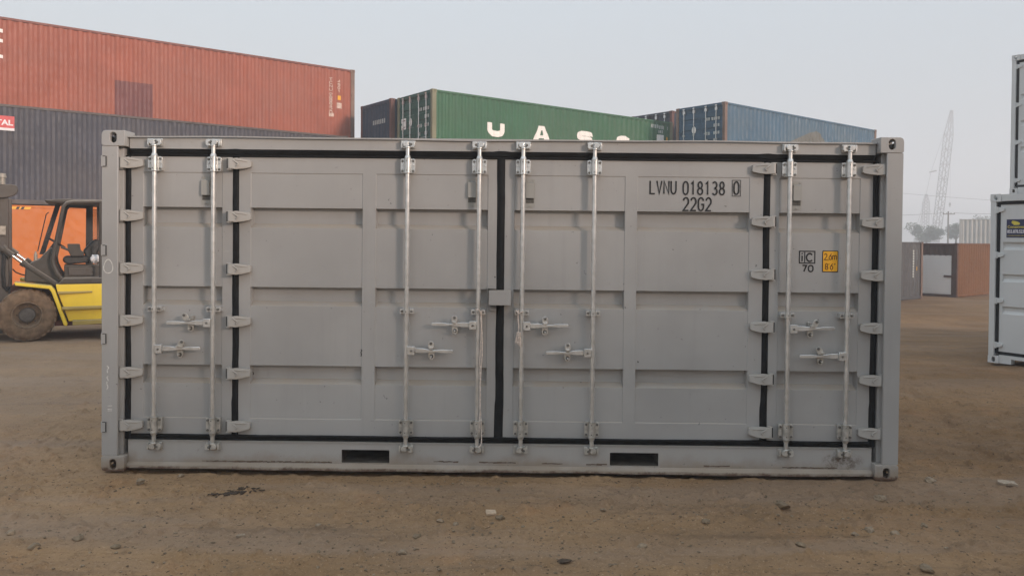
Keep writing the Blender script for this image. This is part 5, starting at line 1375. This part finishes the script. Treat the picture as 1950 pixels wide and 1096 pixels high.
wire('low overhead wire running left from the utility pole', (px_ - 1, py_ - 0.2, 7.15), (55, 165, 8.2), 0.9)
wire('overhead wire running right from the utility pole over the white container', (px_ + 1, py_ - 0.2, 7.15), (108, 140, 9.0), 0.9)
wire('faint upper overhead wire crossing in front of the crane boom', (55, 165, 14.4), (118, 150, 8.6), 0.9, 0.028)
# trees
def tree(label, x, y, z, rx, h, nleaf, seed, palm=False):
    rs = np.random.default_rng(seed)
    root = empty('tree', (x * 1.25, y * 1.25, z)); root.scale = (1.25, 1.25, 1.25); tag(root, label, 'tree')
    mb = MB(); mb.cyl((0, 0, -0.2), (0.1, 0, h * 0.5), 0.22, 0.12, n=8)
    for k in range(6):
        a = rs.uniform(0, 6.28); mb.cyl((0.05, 0, h * 0.35), (math.cos(a) * rx * 0.6, math.sin(a) * rx * 0.5, h * rs.uniform(0.55, 0.85)), 0.09, 0.03, n=5)
    mb.build('trunk', 'bark', root)
    mb = MB()
    cl = [(rs.normal(0, 0.45) * rx, rs.normal(0, 0.4) * rx, h * rs.uniform(0.42, 0.92), rs.uniform(0.22, 0.42) * rx) for _ in range(16)]
    cl = [(a, b, c_ - 0.16 * h * (abs(a) / rx) ** 1.5, r_) for a, b, c_, r_ in cl]
    for i in range(nleaf):
        a, b, c_, r_ = cl[rs.integers(len(cl))]
        d = rs.normal(0, 1, 3); d /= np.linalg.norm(d); rr = r_ * rs.uniform(0.3, 1.05)
        p = Vector((a + d[0] * rr, b + d[1] * rr, c_ + d[2] * rr * 0.75))
        u = Vector(rs.normal(0, 1, 3)).normalized(); v_ = u.orthogonal().normalized()
        s_ = rs.uniform(0.10, 0.22)
        mb.add([p - u * s_ * 1.5, p + v_ * s_ * 0.5, p + u * s_ * 1.5, p - v_ * s_ * 0.5], [(0, 1, 2, 3)])
    mb.build('crown', 'leaf', root, smooth=0, fixn=False)
tree('hazy bushy tree in front of the short crane, above the brown container', 73.6, 140, -0.3, 3.4, 4.9, 2600, 5)
tree('dark tree beside the left edge of the distant white container', 76.0, 135, -0.3, 2.4, 5.4, 1700, 8)
tree('tree whose top shows over the roof of the distant white container', 79.5, 132, -0.3, 4.2, 6.1, 2400, 12)
# hills
def ridge(name, label, y, depth, hfun, mat):
    xs_ = np.linspace(-700, 900, 160); mb = MB()
    vs = []
    for x in xs_:
        h = hfun(x); vs += [(x, y, -1.2), (x, y + depth * 0.35, h * 0.8), (x, y + depth * 0.6, h), (x, y + depth, -1.2)]
    mb.add(vs, [(i * 4 + k, i * 4 + k + 1, i * 4 + k + 5, i * 4 + k + 4) for i in range(len(xs_) - 1) for k in range(3)])
    mb.add([], [])
    tag(mb.build(name, mat, None, smooth=60), label, kind='structure')
ridge('hill', 'low blue-grey wooded hills fading into the smoke haze', 820, 160, lambda x: 17.0 + 0.8 * math.sin(x * 0.02) + 0.4 * math.sin(x * 0.071 + 1), plain('hill_scrub', (0.06, 0.075, 0.07), 0.95, 0, 0.2, 0.03))
ridge('added_pale_ridge', 'added low pale ridge below the distant hills', 640, 60, lambda x: 6.4 + 0.15 * math.sin(x * 0.05), plain('added_pale_ridge_ground', (0.46, 0.45, 0.42), 0.95, 0, 0.1, 0.03))  # low pale ridge added to fill the strip below the hills

# ------------------------------------------------------------------ stones and litter
def rock_mesh(r, seed, flat=0.6, sub=2):
    rs = np.random.default_rng(seed)
    bm = bmesh.new(); bmesh.ops.create_icosphere(bm, subdivisions=sub, radius=r)
    cuts = [(Vector(rs.normal(0, 1, 3)).normalized(), r * rs.uniform(0.55, 0.85)) for _ in range(9)]
    for v in bm.verts:
        for n_, dd in cuts:
            e = v.co.dot(n_) - dd
            if e > 0: v.co -= n_ * e
        v.co += Vector(rs.normal(0, r * 0.035, 3)); v.co.z *= flat
    me = bpy.data.meshes.new('rock'); bm.to_mesh(me); bm.free()
    return me
ROCKS = [(1.847, 5.314, .055, 'clod', 'large brown dirt clod in front of the right locking bars'), (2.589, 5.492, .048, 'rock', 'flat stone just in front of the lower right corner of the grey container'),
 (2.237, 4.879, .032, 'rock', 'pointed grey stone right of a flat chip in the right foreground'), (2.129, 4.833, .026, 'rock', 'small flat stone left of the pointed grey stone'),
 (2.381, 4.837, .030, 'rock', 'pale round stone right of the pointed grey stone'), (2.641, 4.995, .024, 'clod', 'small dark clod toward the right edge of the foreground'),
 (1.718, 4.65, .036, 'clod', 'dark clod in the lower right foreground'), (1.258, 5.024, .034, 'clod', 'dark clod in the foreground below the right fork pocket'),
 (-0.45, 5.028, .028, 'rock', 'pale stone left of the cardboard scrap'), (-0.56, 4.74, .030, 'clod', 'dark stone with a flat top below the left fork pocket'),
 (-0.344, 4.956, .020, 'rock', 'small pale stone nearest the cardboard scrap on its left'), (-0.618, 4.514, .030, 'rock', 'pale flat stone low in the centre left foreground'),
 (-0.094, 5.63, .022, 'clod', 'small dark stone directly below the centre joint'), (0.776, 4.609, .034, 'rock', 'flat pale stone low in the centre right foreground'),
 (3.195, 5.953, .045, 'rock', 'stone on the dirt just right of the grey container corner'), (-3.011, 4.728, .030, 'rock', 'grey stone at the far left edge of the foreground'),
 (-2.578, 4.669, .034, 'clod', 'low dirt clod in the left foreground'), (-2.731, 4.491, .034, 'clod', 'dark clod at the lower left of the foreground'),
 (-2.271, 4.507, .028, 'clod', 'small clod right of the dark clod in the lower left'), (-2.691, 5.705, .040, 'rock', 'flat pale stone just in front of the lower left corner of the grey container'),
 (-2.473, 5.888, .026, 'rock', 'small stone against the bottom rail near the left corner'), (2.301, 4.316, .048, 'clod', 'dark broken clod at the bottom right of the foreground'),
 (-1.2, 4.9, .020, 'rock', 'little stone in the empty left foreground below the pale chip'), (0.62, 5.25, .024, 'rock', 'light stone in front of the centre right door')]
for i, (x, y, r_, m_, lab) in enumerate(ROCKS):
    me = rock_mesh(r_, 100 + i, 0.62 if m_ == 'rock' else 0.5, 3); me.materials.append(M[m_])
    o = bpy.data.objects.new('rock' if m_ == 'rock' else 'dirt_clod', me); C.objects.link(o)
    o.location = (x, y, gz(x, y) + r_ * 0.22); o.rotation_euler = (random.uniform(-.2, .2), random.uniform(-.2, .2), random.uniform(0, 6))
    tag(o, lab, 'stone' if m_ == 'rock' else 'dirt clod', 'loose stones' if m_ == 'rock' else 'dirt clods')
# grit: uncountable small pebbles
protos = []
for k in range(10):
    me = rock_mesh(1.0, 500 + k, random.uniform(0.45, 0.8), 1); protos.append(([v.co.copy() for v in me.vertices], [tuple(p.vertices) for p in me.polygons])); bpy.data.meshes.remove(me)
N = 8000
px = rng.uniform(-4.6, 5.2, N); py = 3.9 + rng.uniform(0, 1, N) ** 1.1 * 2.3
extra = 1500
px = np.concatenate([px, rng.uniform(3.3, 9, extra)]); py = np.concatenate([py, rng.uniform(5.8, 11, extra)])
px = np.concatenate([px, rng.uniform(-9, -3.4, 800)]); py = np.concatenate([py, rng.uniform(5.8, 11, 800)])
dens = fbm(px, py, 1.3, 3, 77)
keep = rng.uniform(-0.25, 0.30, len(px)) < dens
px, py = px[keep], py[keep]
ok = ~((px > -3.1) & (px < 2.95) & (py > 5.86))
px, py = px[ok], py[ok]
pz = ground_h(px, py)
mb = MB()
for x, y, z in zip(px, py, pz):
    vs, fs = protos[rng.integers(10)]
    s_ = 0.0028 + 0.011 * rng.uniform() ** 3.6
    cq, sq = math.cos(x * 50), math.sin(x * 50); e = rng.uniform(0.7, 1.5)
    mb.add([(x + (v.x * cq * e - v.y * sq) * s_, y + (v.x * sq * e + v.y * cq) * s_, z + v.z * s_ + s_ * 0.25) for v in vs], fs)
tag(mb.build('pebbles', 'pebble', None, smooth=30, fixn=False), 'fine pebbles and grit strewn over the dirt', 'pebbles', kind='stuff')
def scrap(name, label, cat, x, y, w_, d, th, rz, mat, seed, poly=None):
    rs = np.random.default_rng(seed); n = 10
    P = poly or [(-.5, -.5), (.5, -.45), (.52, .5), (-.45, .48)]
    mb = MB(); g0 = gz(x, y) + 0.004
    nP = len(P)
    top_ = [(a * w_, b * d, th + rs.uniform(0, th * 0.6)) for a, b in P]; bot = [(a * w_, b * d, 0) for a, b in P]
    mb.add(top_ + bot, [tuple(range(nP)), tuple(range(2 * nP - 1, nP - 1, -1))] + [(i, i + nP, (i + 1) % nP + nP, (i + 1) % nP) for i in range(nP)])
    o = mb.build(name, mat, None, smooth=0); o.location = (x, y, g0); o.rotation_euler = (rs.uniform(0.0, 0.12), 0, rz)
    tag(o, label, cat)
jag = [(-.5, -.2), (-.2, -.45), (.15, -.3), (.5, -.4), (.42, .1), (.5, .35), (.1, .3), (-.15, .5), (-.4, .3)]
scrap('cardboard_scrap', 'clean rectangular cardboard scrap lying on the dirt below the centre joint', 'cardboard', -0.128, 5.161, 0.066, 0.075, 0.008, 0.15, 'card', 1)
scrap('cardboard_scrap', 'torn crumpled cardboard piece beside the rectangular scrap', 'cardboard', -0.068, 5.06, 0.055, 0.06, 0.010, 0.5, 'clod', 2, jag)
scrap('dark_leaf', 'dark dead leaf lying at the bottom edge of the foreground', 'leaf', 0.306, 4.381, 0.085, 0.055, 0.006, 0.1, 'debris', 3, [(-.5, 0), (-.3, -.35), (0, -.4), (.35, -.2), (.5, .1), (.2, .3), (-.1, .42), (-.35, .25)])
scrap('wood_chip', 'long pale wood chip on the dirt right of the grey container', 'wood chip', 3.744, 5.914, 0.13, 0.10, 0.012, -0.25, 'chip', 4, jag)
scrap('wood_chip', 'small pale wood chip on the dirt in the left foreground', 'wood chip', -1.631, 4.737, 0.055, 0.03, 0.008, 0.5, 'chip', 5, jag)
mb = MB(); rs = np.random.default_rng(3)
for k in range(60):
    a = rs.normal(0, 0.5); x = -1.93 + a * 0.16; y = 5.53 + a * 0.10 + rs.normal(0, 0.025); g0 = gz(x, y); s_ = rs.uniform(0.006, 0.022)
    vs, fs = protos[k % 10]; t_ = rs.uniform(0, 6)
    mb.add([(x + (v.x * math.cos(t_) * 1.8 - v.y * math.sin(t_) * 0.7) * s_, y + (v.x * math.sin(t_) * 1.8 + v.y * math.cos(t_) * 0.7) * s_, g0 + v.z * s_ * 0.5 + 0.004) for v in vs], fs)
tag(mb.build('bark_litter', 'debris', None, smooth=30), 'patch of crumbled dark bark on the dirt in front of the left door', 'bark litter', kind='stuff')

# ------------------------------------------------------------------ smoke haze over the yard
mb = MB(); mb.box(-1120, 1120, -1020, 1120, -3.0, 66.0)
hz = mb.build('haze', 'dark', None, smooth=0)
hm = bpy.data.materials.new('smoke_haze'); hm.use_nodes = True
t = hm.node_tree; t.nodes.clear()
ho_ = t.nodes.new('ShaderNodeOutputMaterial'); pv = t.nodes.new('ShaderNodeVolumePrincipled')
pv.inputs['Color'].default_value = (0.90, 0.93, 0.96, 1); pv.inputs['Density'].default_value = 0.0031; pv.inputs['Anisotropy'].default_value = 0.0
t.links.new(pv.outputs[0], ho_.inputs['Volume'])
hz.data.materials.clear(); hz.data.materials.append(hm)
tag(hz, 'thin grey smoke haze hanging over the whole yard', kind='stuff')
